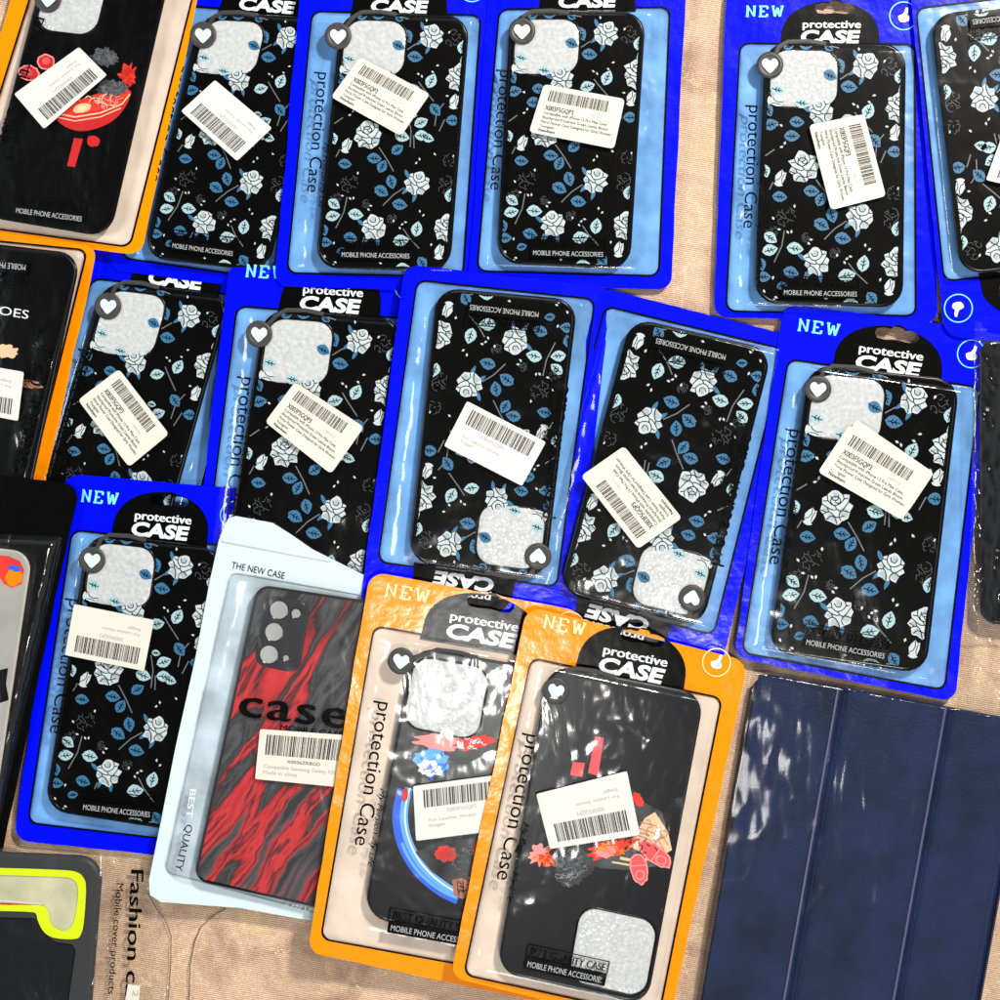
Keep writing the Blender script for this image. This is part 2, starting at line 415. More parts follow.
# ---------------------------------------------------------------- rose print
CK = [(809,364),(960,380),(926,674),(768,652)]
CD = [(765,42),(906,44),(903,308),(754,303)]
CL = [(88,533),(222,548),(184,832),(44,810)]
def uvK(x, y): return inv(CK, (x, y))
def uvD(x, y): return inv(CD, (x, y))
def uvL(x, y): return inv(CL, (x, y))
OUT = [(-.1,-1),(.25,-.95),(.45,-.75),(.8,-.6),(.75,-.25),(.95,.0),(.75,.35),(.65,.75),(.25,.8),(0,1),(-.35,.8),(-.7,.75),(-.75,.35),(-.95,.1),(-.75,-.25),(-.8,-.55),(-.45,-.7)]
PET = [[(-.45,-.75),(-.42,-.4),(-.15,-.12),(.2,-.15),(.5,-.42),(.45,-.75)], [(-.25,-.68),(-.12,-.42),(.15,-.42),(.22,-.7)],
       [(-.8,-.25),(-.5,-.02),(-.2,.15),(.02,.12),(-.1,-.12)], [(.78,-.25),(.55,.02),(.28,.26),(.02,.12)],
       [(-.78,.35),(-.45,.25),(-.2,.45),(-.02,1.0)], [(.75,.38),(.5,.28),(.28,.26),(.12,.55),(.22,.82)], [(-.42,-.4),(-.72,-.42)], [(.5,-.42),(.75,-.45)], [(-.45,.25),(-.5,.02)]]
RX = [[(-.15,-.12),(-.3,-.35),(-.1,-.6),(.2,-.55),(.3,-.3),(.1,-.2),(-.02,-.35)], [(-.6,.7),(-.35,.5),(.05,.62),(.45,.55)], [(-.9,.08),(-.6,.25)]]
LEAF = [(-1,0),(-.7,-.38),(-.2,-.6),(.3,-.5),(.7,-.25),(1,0),(.7,.28),(.3,.5),(-.2,.56),(-.7,.36)]
VEIN = [[(-.8,0),(-.2,.04),(.75,0)], [(-.35,.0),(-.1,-.3)], [(.05,.03),(.3,-.28)], [(-.3,.03),(0,.3)], [(.15,.02),(.4,.26)]]
BUD = [(0,-1),(.3,-.7),(.55,-.8),(.6,-.1),(.45,.5),(.15,.8),(-.15,.8),(-.5,.45),(-.6,-.1),(-.35,-.6)]
def xf(pts, c, s, ang, sy=1.0):
    ca, sa = math.cos(ang), math.sin(ang)
    return [(c[0] + s*(x*ca - y*sy*sa), c[1] + s*(x*sa + y*sy*ca)) for x, y in pts]
def R(d): return math.radians(d)
# (kind, (u,v), size px, angle)
PAT = []
def P_(kind, uv, s, ang=0, **k):
    if kind.startswith('leaf') and any(q[0].startswith('leaf') and math.hypot((q[1][0]-uv[0])*.5, q[1][1]-uv[1]) < .022 for q in PAT): return
    PAT.append((kind, uv, s, R(ang), k))
for (x, y, s, a, f) in ((914,400,14.5,25,0),(946,450,17,5,1),(836,507,17,-5,1),(891,568,15,20,0),(839,613,15,-5,0),(924,623,16,5,1)):
    P_('rose', uvK(x, y), s, a, full=f, sep=(a > 15 or y == 613))
P_('rose', uvD(821,112), 14, -12, full=0, sep=True)
for (x, y, a) in ((938,477,15),(810,516,20),(914,649,10)): P_('bud', uvK(x, y), 9, a)
P_('bud', uvD(776,101), 9, 100)
for (x, y, s, a, w) in ((875.5,512,9,20,1),(869.5,526.5,8,-30,0),(842,534,8.5,10,0),(851,544,8,-60,0),(807.5,537,8,10,0),(861,563,8.5,80,0),
        (849,572.5,9,35,0),(870,590,9,15,0),(793,581.5,8,40,1),(791,595,8.5,-8,1),(818,596,9,12,1),(811,622,8.5,20,0),(889,620,9,-75,1),
        (870,631.5,9.5,-5,1),(894,660,8,60,0),(795,507,7,80,1),(780,610,7,80,0),(781,624,8,5,0),(800,636,6,-10,0),(906,517,7,20,1),
        (929,585,8,-75,1),(871,663,8,0,1),(886,397.5,8.5,70,0),(894,422,9,12,0),(875,407.5,8,30,0),(817,418,8,20,1),(912,451,9,-60,1),
        (806,456,8.5,-10,0),(805,440,7,70,0),(950,415,8,-70,1),(936,499,8.5,5,0),(951,432,6,80,1)):
    P_('leafw' if w else 'leafb', uvK(x, y), s, a)
for (x, y, s, a, w) in ((802,103,8,15,1),(797,122,8,10,0),(792,136,8.5,5,0),(875,141,8.5,55,0),(895,149,8.5,5,0),(867,109,9,-60,1),(836,65,7,80,0),(806,45,7,5,0),(789,46,6,-20,0),(829,48,5,30,0)):
    P_('leafw' if w else 'leafb', uvD(x, y), s, a)
for (x, y, s, a, w) in ((175,610,9,-60,1),(157,624,8.5,-10,1),(164,662,8.5,-20,1),(164,676.5,8.5,5,1),(140,675,8.5,25,1),(134,688,8.5,-35,0),(156,653,5,10,1),(177,647,8.5,50,0)):
    if (x, y) != (175, 610) and (x, y) != (177, 647) and (x, y) != (140,675) and (x,y) != (134,688): P_('leafw' if w else 'leafb', uvL(x, y), s, a)
for l in (((848,522),(857,537),(864,551)),((876,571),(863,578),(850,589)),((808.5,575),(804,592),(794,609)),((873,618),(880,630),(891,643)),((889,512),(889,527)),
          ((899,656),(894,664),(885,672)),((897,451),(903,460),(914,475)),((896,407),(885,413)),((796,490),(807,484)),((880,366),(888,378)),((926,497),(919,510)),((802,520),(797,528)),((827,623),(824,630))):
    P_('stem', [uvK(*p) for p in l], 1.1)
for l in (((151,655),(153,670),(151,688)),((189,643),(181,652),(178,667))): P_('stem', [uvL(*p) for p in l], 1.1)
SPK = [(920,434),(914,441),(895,540),(891,544),(836,588),(833,592),(893,600),(897,605),(803,573),(812,577),(816,577),(872,613),(876,611),(869,617),
       (791,626),(787,625),(792,648),(790,651),(819,478),(815,482),(897,442),(901,445),(935,397),(812,457),(817,458),(909,381),(880,405),(843,573),(913,536),(822,549),
       (935,540),(930,470),(798,560),(862,608),(868,650),(845,655),(780,640),(905,640)]
for i, (x, y) in enumerate(SPK): P_('spark', uvK(x, y), 2.3, i * 47)
for (x, y, s) in ((939,404,10),(925,573,11),(812,560,11),(795,575,7),(930,545,8),(860,605,6),(830,585,5)): P_('ghost', uvK(x, y), s, 10)

def clamp_uv(p): return (min(.962, max(.035, p[0])), min(.985, max(.012, p[1])))
def rose_print(mb, Q, zf, infoam, flip_scale=1.0):
    f = bil(Q); w = (math.hypot(Q[1][0]-Q[0][0], Q[1][1]-Q[0][1]) + math.hypot(Q[2][0]-Q[3][0], Q[2][1]-Q[3][1])) / 2
    sc = w / 155; base = math.atan2(Q[1][1]-Q[0][1], Q[1][0]-Q[0][0]) - R(6)
    rnd = random.Random(5)
    for kind, uv, s, ang, k in PAT:
        s *= sc; pts0 = uv if kind == 'stem' else [uv]
        c = f(*pts0[0]); top = 8.02 if infoam(pts0[0]) else 7.5
        def Z(h): return lambda x, y: zf(x, y) + top + h
        def cl(pts):
            out = []
            for p in pts:
                q = inv(Q, p); q2 = clamp_uv(q); out.append(f(*q2) if q2 != q else p)
            return out
        a = ang + base
        if kind == 'rose':
            if k.get('sep'):
                for dx, dy, aa in ((-.95,-.5,50),(-.7,.75,120),(.1,1.1,95)):
                    mb.poly(cl(xf(LEAF, xf([(dx,dy)], c, s, a)[0], s*.42, a+R(aa), .6)), Z(.0), M['leafb'])
            jr = random.Random(int(c[0]*7 + c[1]*13)); J = [(x*(1+jr.uniform(-.10,.10)), y*(1+jr.uniform(-.10,.10))) for x, y in OUT]
            o = xf(J, c, s, a)
            o2 = []
            for i in range(len(o)):
                p, q, r_, t = o[i-1], o[i], o[(i+1) % len(o)], o[(i+2) % len(o)]
                o2.append(q); o2.append(tuple((-p[j] + 9*q[j] + 9*r_[j] - t[j]) / 16 for j in (0, 1)))
            mb.poly(cl(o2), Z(.03), M['rose'])
            for pz, q in enumerate(([(-.7,.7),(-.4,.35),(0,.6),(-.05,.95),(-.35,.75)],[(.1,.2),(.5,.1),(.72,.4),(.5,.7),(.2,.5)],[(-.1,-.85),(.2,-.8),(.15,-.5),(-.1,-.5)],[(-.9,.08),(-.6,-.05),(-.35,.15),(-.6,.25)])):
                mb.poly(cl(smooth(xf(q + q[:1], c, s, a), 3)[:-1]), Z(.05+.004*pz), M['rose2'])
            for st in PET + (RX if k.get('full') else []):
                mb.stroke(cl(smooth(xf(st, c, s, a), 3)), 1.0*sc, Z(.08), M['line'])
        elif kind == 'bud':
            mb.poly(cl(xf(LEAF, xf([(0,.8)], c, s, a)[0], s*.55, a, .8)), Z(.0), M['rose'])
            mb.poly(cl(xf(BUD, c, s, a)), Z(.03), M['rose'])
            mb.stroke(cl(xf([(0,-.9),(.1,-.3),(-.1,.2),(-.45,.4)], c, s, a)), .9*sc, Z(.08), M['line'])
            mb.stroke(cl(xf([(.4,-.6),(.25,0),(.3,.5)], c, s, a)), .8*sc, Z(.08), M['line'])
        elif kind in ('leafw', 'leafb'):
            mb.poly(cl(xf(LEAF, c, s*1.02, a, 1.25)), Z(.03), M[kind])
            for st in VEIN: mb.stroke(cl(xf(st, c, s*.95, a, 1.1)), .95*sc, Z(.08), M['line'])
        elif kind == 'stem':
            mb.stroke([f(*clamp_uv(p)) for p in uv], 1.2*sc, Z(.0), M['stem'])
        elif kind == 'spark':
            mb.poly(cl(xf([(-1,.2),(0,-.6),(1,0),(.1,.6)], c, s*sc, a)), Z(.02), M['rose'])
        elif kind == 'ghost':
            for st in PET + [OUT + OUT[:1]]:
                for i in range(len(st) - 1):
                    if rnd.random() < .6: mb.stroke(cl(xf(st[i:i+2], c, s, a)), .6*sc, Z(.01), M['dim'])

# ---------------------------------------------------------------- phone case pieces
def shell(parent, Q, zf, body, top, h0=.9, print_fn=None, r=23, name='shell'):
    mb = MB()
    rings = [(rquad(Q, r), lift(zf, h0)), (rquad(Q, r), lift(zf, 6.6)), (rquad(inset(Q, .6), r), lift(zf, 7.4)), (rquad(inset(Q, 1.6), r-1), lift(zf, 7.7)),
             (rquad(inset(Q, 2.4), r-1.5), lift(zf, 7.65)), (rquad(inset(Q, 2.9), r-2), lift(zf, 7.45))]
    mb.loops(rings, body)
    mb.poly(rquad(inset(Q, 2.9), r-2), lift(zf, 7.45), top)
    if print_fn: print_fn(mb)
    return mb.build(name, parent)

def foam(parent, Q, zf, box=(.05,.52,.03,.245), rad=17, mat=None):
    f = bil(Q); a0, a1, b0, b1 = box
    q = [f(a0, b0), f(a1, b0), f(a1, b1), f(a0, b1)]
    rim = MB()
    rim.loops([(rquad(inset(q, -2.2), rad+2), lift(zf, 7.46)), (rquad(inset(q, -1.6), rad+1), lift(zf, 8.0)), (rquad(inset(q, -.2), rad), lift(zf, 7.95)), (rquad(q, rad), lift(zf, 7.5))], M['case'])
    rim.build('camera_rim', parent)
    mb = MB()
    mb.loops([(rquad(q, rad), lift(zf, 7.48)), (rquad(inset(q, 1.5), rad-1), lift(zf, 7.8)), (rquad(inset(q, 4), rad-3), lift(zf, 8.0))], mat or M['foam'])
    mb.poly(rquad(inset(q, 4), rad-3), lift(zf, 8.0), mat or M['foam'])
    mb.build('foam_pad', parent)
    return q

def circle(c, r, n=28, sy=1.0): return [(c[0] + r*math.cos(2*math.pi*i/n), c[1] + r*sy*math.sin(2*math.pi*i/n)) for i in range(n)]
HEART = [(0,1),(-.55,.5),(-.95,.0),(-.95,-.45),(-.7,-.75),(-.35,-.78),(0,-.5),(.35,-.78),(.7,-.75),(.95,-.45),(.95,0),(.55,.5)]
def ring(parent, c, zf, Q, ang):
    mb = MB(); r = 13.5
    def C(rr): return circle(c, rr)[::-1]
    zb = lambda h: lift(zf, h)
    mb.loops([(circle(c, r), zb(7.9)), (circle(c, r), zb(8.8)), (circle(c, r-1.5), zb(9.4)), (circle(c, r-4), zb(9.3)), (circle(c, r-5), zb(9.0))], M['ring'], M['ring'])
    o = mb.build('ring_charm', parent)
    h = MB(); pts = xf(HEART, c, 8.2, ang)
    o2 = []
    for i in range(len(pts)):
        p, q, r_, t = pts[i-1], pts[i], pts[(i+1) % 12], pts[(i+2) % 12]
        o2.append(q); o2.append(tuple((-p[j] + 9*q[j] + 9*r_[j] - t[j]) / 16 for j in (0, 1)))
    h.poly(o2, zb(9.45), M['heart'])
    ho = h.build('heart', None, None); ho.parent = o
    # strap cord from the ring round the top corner of the camera opening
    f = bil(Q); s = MB()
    path = [c, f(.10, .018), f(.16, -.002), f(.30, -.006), f(.46, .004)]
    cp = []
    for i in range(len(path) - 1):
        for t in range(6): cp.append(tuple(path[i][k] + (path[i+1][k]-path[i][k])*t/6 for k in (0, 1)))
    for wd, hh in ((4.2, 8.15), (2.2, 8.5)): s.stroke(cp, wd, zb(hh), M['ring'])
    s.build('strap_cord', parent)

# ---------------------------------------------------------------- stickers
BAR = random.Random(11)
BARS = []
x_ = 0.0
while x_ < 1:
    w_ = BAR.choice((.006, .006, .012, .018)); g_ = BAR.choice((.006, .008, .012, .016)); BARS.append((x_, min(1, x_ + w_))); x_ += w_ + g_
def sticker(parent, Q, z, kind=1, paper='paper', rad=4, name='barcode_sticker', label=None):
    mb = MB(); f = bil(Q)
    cx, cy = center(Q)
    def zz(h):
        return lambda x, y: z(x, y) + h
    hh = math.hypot(Q[3][0]-Q[0][0], Q[3][1]-Q[0][1]); ww = math.hypot(Q[1][0]-Q[0][0], Q[1][1]-Q[0][1])
    cr = random.Random(int(cx*3+cy)); lc = (cr.choice((0, 1)), cr.choice((0, 1))); up = cr.uniform(.5, 1.8)
    def curl(x, y):
        a, b = inv(Q, (x, y)); d = math.hypot((a-lc[0])*ww, (b-lc[1])*hh)
        return .45*noise.noise(Vector((x*.03, y*.03, cx))) + up*max(0, 1-d/26)**2
    zz = lambda h: (lambda x, y: z(x, y) + h + curl(x, y))
    def rnd_uv(a, b):
        X, Y = a*ww, b*hh; qx = min(max(X, rad), ww-rad); qy = min(max(Y, rad), hh-rad)
        dx, dy = X-qx, Y-qy; d = math.hypot(dx, dy)
        if d > rad: X, Y = qx+dx*rad/d, qy+dy*rad/d
        return f(X/ww, Y/hh)
    mb.grid(rnd_uv, 30, 20, M[paper], lambda a, b, x, y: zz(.1)(x, y))
    Z = zz(.22)
    def rect(a0, a1, b0, b1, m): mb.poly([f(a0,b0), f(a1,b0), f(a1,b1), f(a0,b1)], Z, m)
    def line(s, a0, a1, b, cap, m, bold=0.0): text(mb, s, f(a0,b), f(a1,b), cap*hh, Z, M[m], bold)
    if kind == 1:
        for p, q in BARS: rect(.10+.72*p, .10+.72*q, .10, .32, M['ink'])
        line('X003F5GQP3', .10, .44, .50, .10, 'ink', .02)
        line('110901010', .62, .78, .46, .045, 'fade')
        line('Compatible with iPhone 13 Pro Max Case,', .10, .86, .585, .058, 'ink', .012)
        line('Shockproof Protective Green Leaves Bloom', .10, .88, .675, .058, 'ink', .012)
        line('Floral Flower Case Designed for Girls Women', .10, .93, .765, .058, 'ink', .012)
        line('Youngster', .10, .27, .85, .055, 'ink', .012)
        line('NewItem', .10, .29, .94, .06, 'ink', .035)
    elif kind == 2:
        for p, q in BARS: rect(.10+.80*p, .10+.80*q, .10, .42, M['ink'])
        line('X003F5GQP3', .32, .62, .54, .07, 'fade')
        line('For Leather Sticker', .14, .62, .68, .055, 'fade'); line('Snaget', .14, .30, .78, .055, 'fade')
    elif kind == 3:
        for p, q in BARS: rect(.09+.89*p, .09+.89*q, .10, .50, M['ink'])
        line('X0036ZRBGD', .36, .76, .63, .065, 'ink')
        line('Compatible Samsung Galaxy S20', .09, .96, .76, .07, 'fade', .012)
        line('Made in china', .09, .50, .88, .075, 'fade', .012)
    return prop(mb.build(name, parent), label)

# ---------------------------------------------------------------- pouch
def tent(x):
    x = max(0.0, min(1.0, x)); return 1 - (1 - x) ** 2.2
def film_height(W, C, H=8.75):
    A = [inv(W, p) for p in C]
    aL = max(.035, (A[0][0] + A[3][0]) / 2 - .01); aR = max(.035, 1 - (A[1][0] + A[2][0]) / 2 - .01)
    bT = max(.02, (A[0][1] + A[1][1]) / 2); bB = max(.02, 1 - (A[2][1] + A[3][1]) / 2)
    def h(a, b):
        return .35 + (H - .35) * tent(a/aL) * tent((1-a)/aR) * tent(b/bT) * tent((1-b)/bB)
    return h
def crumple(x, y, seed):
    n1 = noise.noise(Vector((x*.035, y*.014, seed))); n2 = noise.noise(Vector((x*.10, y*.05, seed+7)))
    n3 = noise.noise(Vector((x*.05+n1, y*.05, seed+3))); n4 = noise.noise(Vector((x*.16+n1*2, y*.045+n2, seed+9)))
    return (1-abs(n3)*2)*.45 + n2*.3 + n1*.3 + (1-abs(n4)*2.4)*.16

HOLE = [(-1,.1),(-.93,-.5),(-.6,-.75),(-.3,-.7),(-.12,-1.3),(.12,-1.3),(.3,-.7),(.6,-.75),(.93,-.5),(1,.1),(.85,.7),(.5,.8),(0,.65),(-.5,.8),(-.85,.7)]
def pouch(parent, O, W, zf, style, header=True, hang=True, orient=0.0, seed=1.0, rO=(16,16,14,14), rW=9, letter=True):
    """O outer quad, W window quad, both header-first corner order"""
    g = bil(W); U = lambda a, b: g(a, b)
    pxw = math.hypot(W[1][0]-W[0][0], W[1][1]-W[0][1]); pxh = math.hypot(W[3][0]-W[0][0], W[3][1]-W[0][1])
    mcol = {'blue': M['blue'], 'orange': M['orange'], 'white': M['white'], 'black': M['blackp']}[style]
    mback = {'blue': M['skyb'], 'orange': M['cream'], 'white': M['greyb'], 'black': M['blackp']}[style]
    mtxt = {'blue': M['cyan'], 'orange': M['paleor']}.get(style, M['whitep'])
    rnd = random.Random(int(seed*100))
    outer = []
    for i, p in enumerate(rquad(O, rO, 7, 14)):
        k = noise.noise(Vector((p[0]*.03, p[1]*.03, seed)))*1.3
        outer.append((p[0]+k, p[1]+k*.7))
    inner = rquad(W, rW, 7, 14)
    ex = (W[1][0]-W[0][0], W[1][1]-W[0][1]); ang = math.atan2(ex[1], ex[0])
    hc = U(.54, -.135); hole = xf(HOLE, hc, pxw*.118, ang, .34)
    holes = [hole] if hang else []
    # back sheet
    mb = MB(); mb.holed(rquad(inset(O, 1.2), rO, 7, 14), holes, lift(zf, .15), mback)
    mb.grid(bil(inset(W, -1.5)), 60, 90, mback, lambda a, b, x, y: zf(x, y) + .5 + .32*crumple(x*1.7, y*1.1, seed*5+2)*min(1, 14*min(a, 1-a, b, 1-b)))
    mb.build('back_sheet', parent)
    # coloured front frame with the black line printed round its window
    mb = MB(); ZT = lift(zf, .95)
    mb.holed(outer, [inner] + holes, ZT, mcol)
    mb.loops([(outer, lift(zf, .1)), (outer, ZT)], mcol, None, False)
    n = len(inner); l0 = rquad(inset(W, -1.9), rW+1, 7, 14)
    mb.loops([(l0, lift(zf, 1.08)), (inner, lift(zf, 1.08)), (inner, lift(zf, .3))], M['line'], None, False)
    fr = mb.build('front_frame', parent)
    if header:
        mb = MB(); Z1 = lift(zf, 1.22); Z2 = lift(zf, 1.4)
        dome = []
        for i in range(25):
            t = math.pi * (1 - i/24)
            dome.append(U(.515 + .285*math.cos(t)*(1 if abs(math.cos(t)) < .97 else 1), -.02 - .142*math.sin(t)**.8))
        dome = [U(.225, .012)] + dome + [U(.805, .012)]
        mb.holed(dome, holes, Z1, M['line'])
        def T(s, a0, a1, b, cap, m, **k): text(mb, s, U(a0,b), U(a1,b), cap, Z2, m, **k)
        T('protective', .355, .69, -.062, .030*pxh, M['whitep'], bold=.035)
        T('CASE', .345, .69, -.008, .046*pxh, M['whitep'], bold=.045, shear=.12)
        # NEW in slab letters
        a0, b0, hgt = .02, -.112, .034*pxh
        LET = {'N': [((.15,0),(.15,1)),((.15,1),(.85,0)),((.85,0),(.85,1)),((0,0),(.3,0)),((0,1),(.22,1)),((.7,1),(1,1))],
               'E': [((.2,0),(.2,1)),((0,0),(.9,0)),((0,1),(.9,1)),((.2,.5),(.62,.5)),((.88,0),(.88,.27)),((.88,1),(.88,.73))],
               'W': [((.1,1),(.3,0)),((.3,0),(.5,.85)),((.5,.85),(.7,0)),((.7,0),(.9,1)),((0,1),(.25,1)),((.75,1),(1,1))]}
        kz = 0
        for li, ch in enumerate('NEW'):
            for p, q in LET[ch]:
                wd = .056 if ch != 'W' else .07; x0_ = .02 + li*.074; kz += 1
                mb.stroke([U(x0_ + p[0]*wd, -.104 - p[1]*.038), U(x0_ + q[0]*wd, -.104 - q[1]*.038)], 2.3 if abs(p[0]-q[0]) < .5 and p[1] != q[1] else 1.6, lift(zf, 1.4+.012*kz), mtxt)
        c = U(.94, -.108)
        mb.loops([(circle(c, 14.5), Z2), (circle(c, 13.4), Z2)], M['cyan'] if style == 'blue' else M['paleor'], None, False)
        th = [(-.55,.35),(-.6,.0),(-.35,-.12),(-.05,-.2),(.2,-.55),(.3,-.85),(.55,-.8),(.5,-.4),(.35,-.05),(.55,.05),(.6,.35),(.45,.6),(.0,.68),(-.4,.6)]
        mb.poly(xf(th, c, 9.5, ang-.1), Z2, M['whitep'])
        for q in ((.05,.1,.5,.12),(.05,.3,.5,.32)): mb.stroke(xf([(q[0],q[1]),(q[2],q[3])], c, 9.5, ang-.1), .7, lift(zf, 1.5), M['skyb'])
        mb.build('header_print', parent)
    return U, pxw, pxh

def film(parent, W, hf, zf, seed, mat, nu=72, nv=120, amp=(.32, 2.4), name='window_film'):
    mb = MB()
    def z(a, b, x, y):
        h = hf(a, b); k = min(1, min(a, 1-a, b, 1-b)*18)
        edge = 1 - min(1, max(0, (h - 4)/4))
        return zf(x, y) + h + crumple(x, y, seed) * (amp[0] + (amp[1]-amp[0])*edge) * k * min(1, h/2.5)
    mb.grid(bil(W), nu, nv, mat, z)
    return mb.build(name, parent), z

def film_letters(parent, W, zfun, side_a=.052, box=True, dim=True, side=True, pb=(.23,.69)):
    """zfun(a,b,x,y) is the film surface"""
    g = bil(W); mb = MB()
    hwid = math.hypot(W[1][0]-W[0][0], W[1][1]-W[0][1]); hh = math.hypot(W[3][0]-W[0][0], W[3][1]-W[0][1])
    def Z(x, y):
        a, b = inv(W, (x, y)); a = min(1, max(0, a)); b = min(1, max(0, b)); return zfun(a, b, x, y) + .45
    if side:
        text(mb, 'protection Case', g(side_a, pb[0]), g(side_a, pb[1]), .050*hh, Z, M['line'], bold=.004)
        text(mb, 'My Persion My Life', g(side_a+.075, .50), g(side_a+.075, .75), .022*hh, Z, M['line'], bold=.012, shear=.4)
    if box:
        def rect(a0, a1, b0, b1, m, h):
            n = 14
            for i in range(n):
                p, q = a0+(a1-a0)*i/n, a0+(a1-a0)*(i+1)/n
                mb.poly([g(p,b0), g(q,b0), g(q,b1), g(p,b1)], lambda x, y: Z(x, y)+h, m)
        rect(.285, .705, .905, .945, M['line'], .1)
        for l in (((.285,.868),(.705,.868)), ((.285,.868),(.285,.905)), ((.705,.868),(.705,.905))):
            n = 12; mb.stroke([g(l[0][0]+(l[1][0]-l[0][0])*i/n, l[0][1]+(l[1][1]-l[0][1])*i/n) for i in range(n+1)], 1.1, lambda x, y: Z(x, y)+.12, M['line'])
        text(mb, 'BEST QUALITY CASE', g(.305, .9), g(.69, .9), .024*hh, lambda x, y: Z(x, y)+.15, M['line'], bold=.02)
        text(mb, 'MOBILE PHONE ACCESSORIES', g(.30, .937), g(.69, .937), .019*hh, lambda x, y: Z(x, y)+.3, M['greyp'], bold=.0)
    return mb

def letters(fo, W, z, side_a):
    g = bil(W)
    for nm, k in (('side_lettering', dict(box=False)), ('bottom_lettering', dict(side=False))):
        lo = film_letters(None, W, z, side_a, **k).build(nm, None); reparent(lo, fo)

GP = 'pouches of phone cases laid on the cloth'
GC = 'rose patterned phone cases in blue pouches'
def origin(Q, zf):
    c = center(Q); return at(c[0], c[1], zf(c[0], c[1]))

def floral(O, W, C, zs, label, clabel, stick, skind=1, spaper='paper', slabel=None, ringc=None, seed=1.0, side_a=.052, hang=True, srad=4, extra=None, header=True, rO=(16,16,14,14)):
    zf = plane(O, zs)
    t = empty('phone_case_pouch', origin(O, zf), label, 'phone case pouch', GP)
    pouch(t, O, W, zf, 'blue', seed=seed, hang=hang, header=header, rO=rO)
    c = empty('phone_case', origin(C, lift(zf, 1)), clabel, 'phone case', GC)
    box = (.05,.52,.03,.245)
    shell(c, C, zf, M['case'], M['case'], print_fn=lambda mb: rose_print(mb, C, zf, lambda uv: box[0] < uv[0] < box[1] and uv[1] < box[3] + .02))
    foam(c, C, zf, box)
    ang = math.atan2(C[1][1]-C[0][1], C[1][0]-C[0][0])
    ring(c, ringc or bil(C)(.07, .08), zf, C, ang)
    hf = film_height(W, C)
    fo, z = film(t, W, hf, zf, seed*3.7, M['film'])
    letters(fo, W, z, side_a)
    if extra: sticker(t, extra, lift(zf, 10.0), 0, spaper, 4)
    sticker(t, stick, lift(zf, 10.3), skind, spaper, srad, label=slabel)
    return t

def reparent(o, p):
    """o's mesh is in world space; make it a child of p keeping its place"""
    q = parent_origin(p)
    for v in o.data.vertices: v.co -= q
    o.parent = p; o.location = (0, 0, 0)

_ring = ring
def ring(parent, c, zf, Q, ang):
    _ring(parent, c, zf, Q, ang)
    for o in parent.children:
        if o.name.startswith('ring_charm'):
            for h in o.children:
                q = parent_origin(o)
                for v in h.data.vertices: v.co -= q

# ---------------------------------------------------------------- cloth (the setting)
mb = MB()
mb.grid(lambda a, b: (-400+1800*a, -400+1800*b), 150, 150, M['cloth'],
        lambda a, b, x, y: -3.0 + 1.6*noise.noise(Vector((x*.011, y*.006, 2))) + 1.6*(1-2*abs(noise.noise(Vector((x*.022, y*.012, 5)))))**3*.6 + .5*noise.noise(Vector((x*.06, y*.04, 9))))
def zc(x, y): return -.3
def dashes(pts, w=1.6):
    n = []
    for i in range(len(pts)-1):
        for t in range(8): n.append(tuple(pts[i][k]+(pts[i+1][k]-pts[i][k])*t/8 for k in (0,1)))
    n.append(pts[-1])
    n = [(p[0]+.8*noise.noise(Vector((p[0]*.2, p[1]*.2, 1))), p[1]) for p in n]
    mb.stroke(n, w*.6, zc, M['tanline'])
dashes([(226,908),(212,916),(201,927),(194,944),(190,965),(189,1000),(192,1040)], 1.9)
dashes([(148,893),(156,908),(166,922),(171,936),(171,960),(168,1000),(164,1040)], 1.5)
prop(mb.build('tablecloth'), kind='structure')

# ---------------------------------------------------------------- the blue pouches
floral([(190,-44),(352,-30),(282,292),(108,270)], [(182,6),(345,20),(276,279),(122,257)], [(202,12),(329,18),(268,272),(143,258)], (1,1,1,1),
       'blue pouch in the top row partly under the upper left orange pouch', 'rose patterned case with a steeply tilted white label in the top row',
       [(237,161),(181,111),(215,80),(272,128)], 2, 'paperw', ringc=(203,35), seed=1.3, srad=1.5)
floral([(303,-40),(494,-35),(471,292),(274,286)], [(313,12),(480,16),(462,276),(288,272)], [(341,12),(470,16),(450,272),(315,268)], (10,3,2.5,9.5),
       'blue pouch in the top row with its label tilted over the foam square', 'rose patterned case with a tilted label across its foam square, top row',
       [(360,57),(430,94),(401,136),(331,97)], 1, ringc=(338,36), seed=2.1, side_a=.065)
floral([(490,-35),(687,-35),(671,290),(468,284)], [(500,10),(669,8),(658,275),(478,270)], [(510,12),(646,12),(630,270),(496,263)], (4,1,1,4),
       'blue pouch in the top row whose right edge borders the bare strip of cloth', 'rose patterned case with an almost level label, left of the bare strip of cloth',
       [(544,84),(625,99),(614,149),(529,132)], 1, ringc=(522,31), seed=3.2, side_a=.03)
floral([(727,-16),(932,-14),(938,323),(713,317)], [(741,44),(914,45),(915,315),(727,310)], CD, (1.5,1.5,1.5,1.5),
       'blue pouch at the upper right with its label standing on end', 'rose patterned case whose label is turned sideways, upper right',
       [(864,114),(886,196),(831,210),(809,125)], 1, ringc=(770,65), seed=4.4, side_a=.065)
floral([(1120,352),(944,336),(910,-12),(1080,-30)], [(1118,262),(945,280),(917,9),(1090,-12)], [(1105,259),(960,275),(930,15),(1075,-2)], (5,5,5,5),
       'upside down blue pouch cut off by the right edge at the upper right corner', 'upside down rose patterned case cut off at the upper right corner',
       [(1075,200),(986,180),(1003,133),(1090,150)], 2, 'paperw', seed=5.5, srad=1.5)
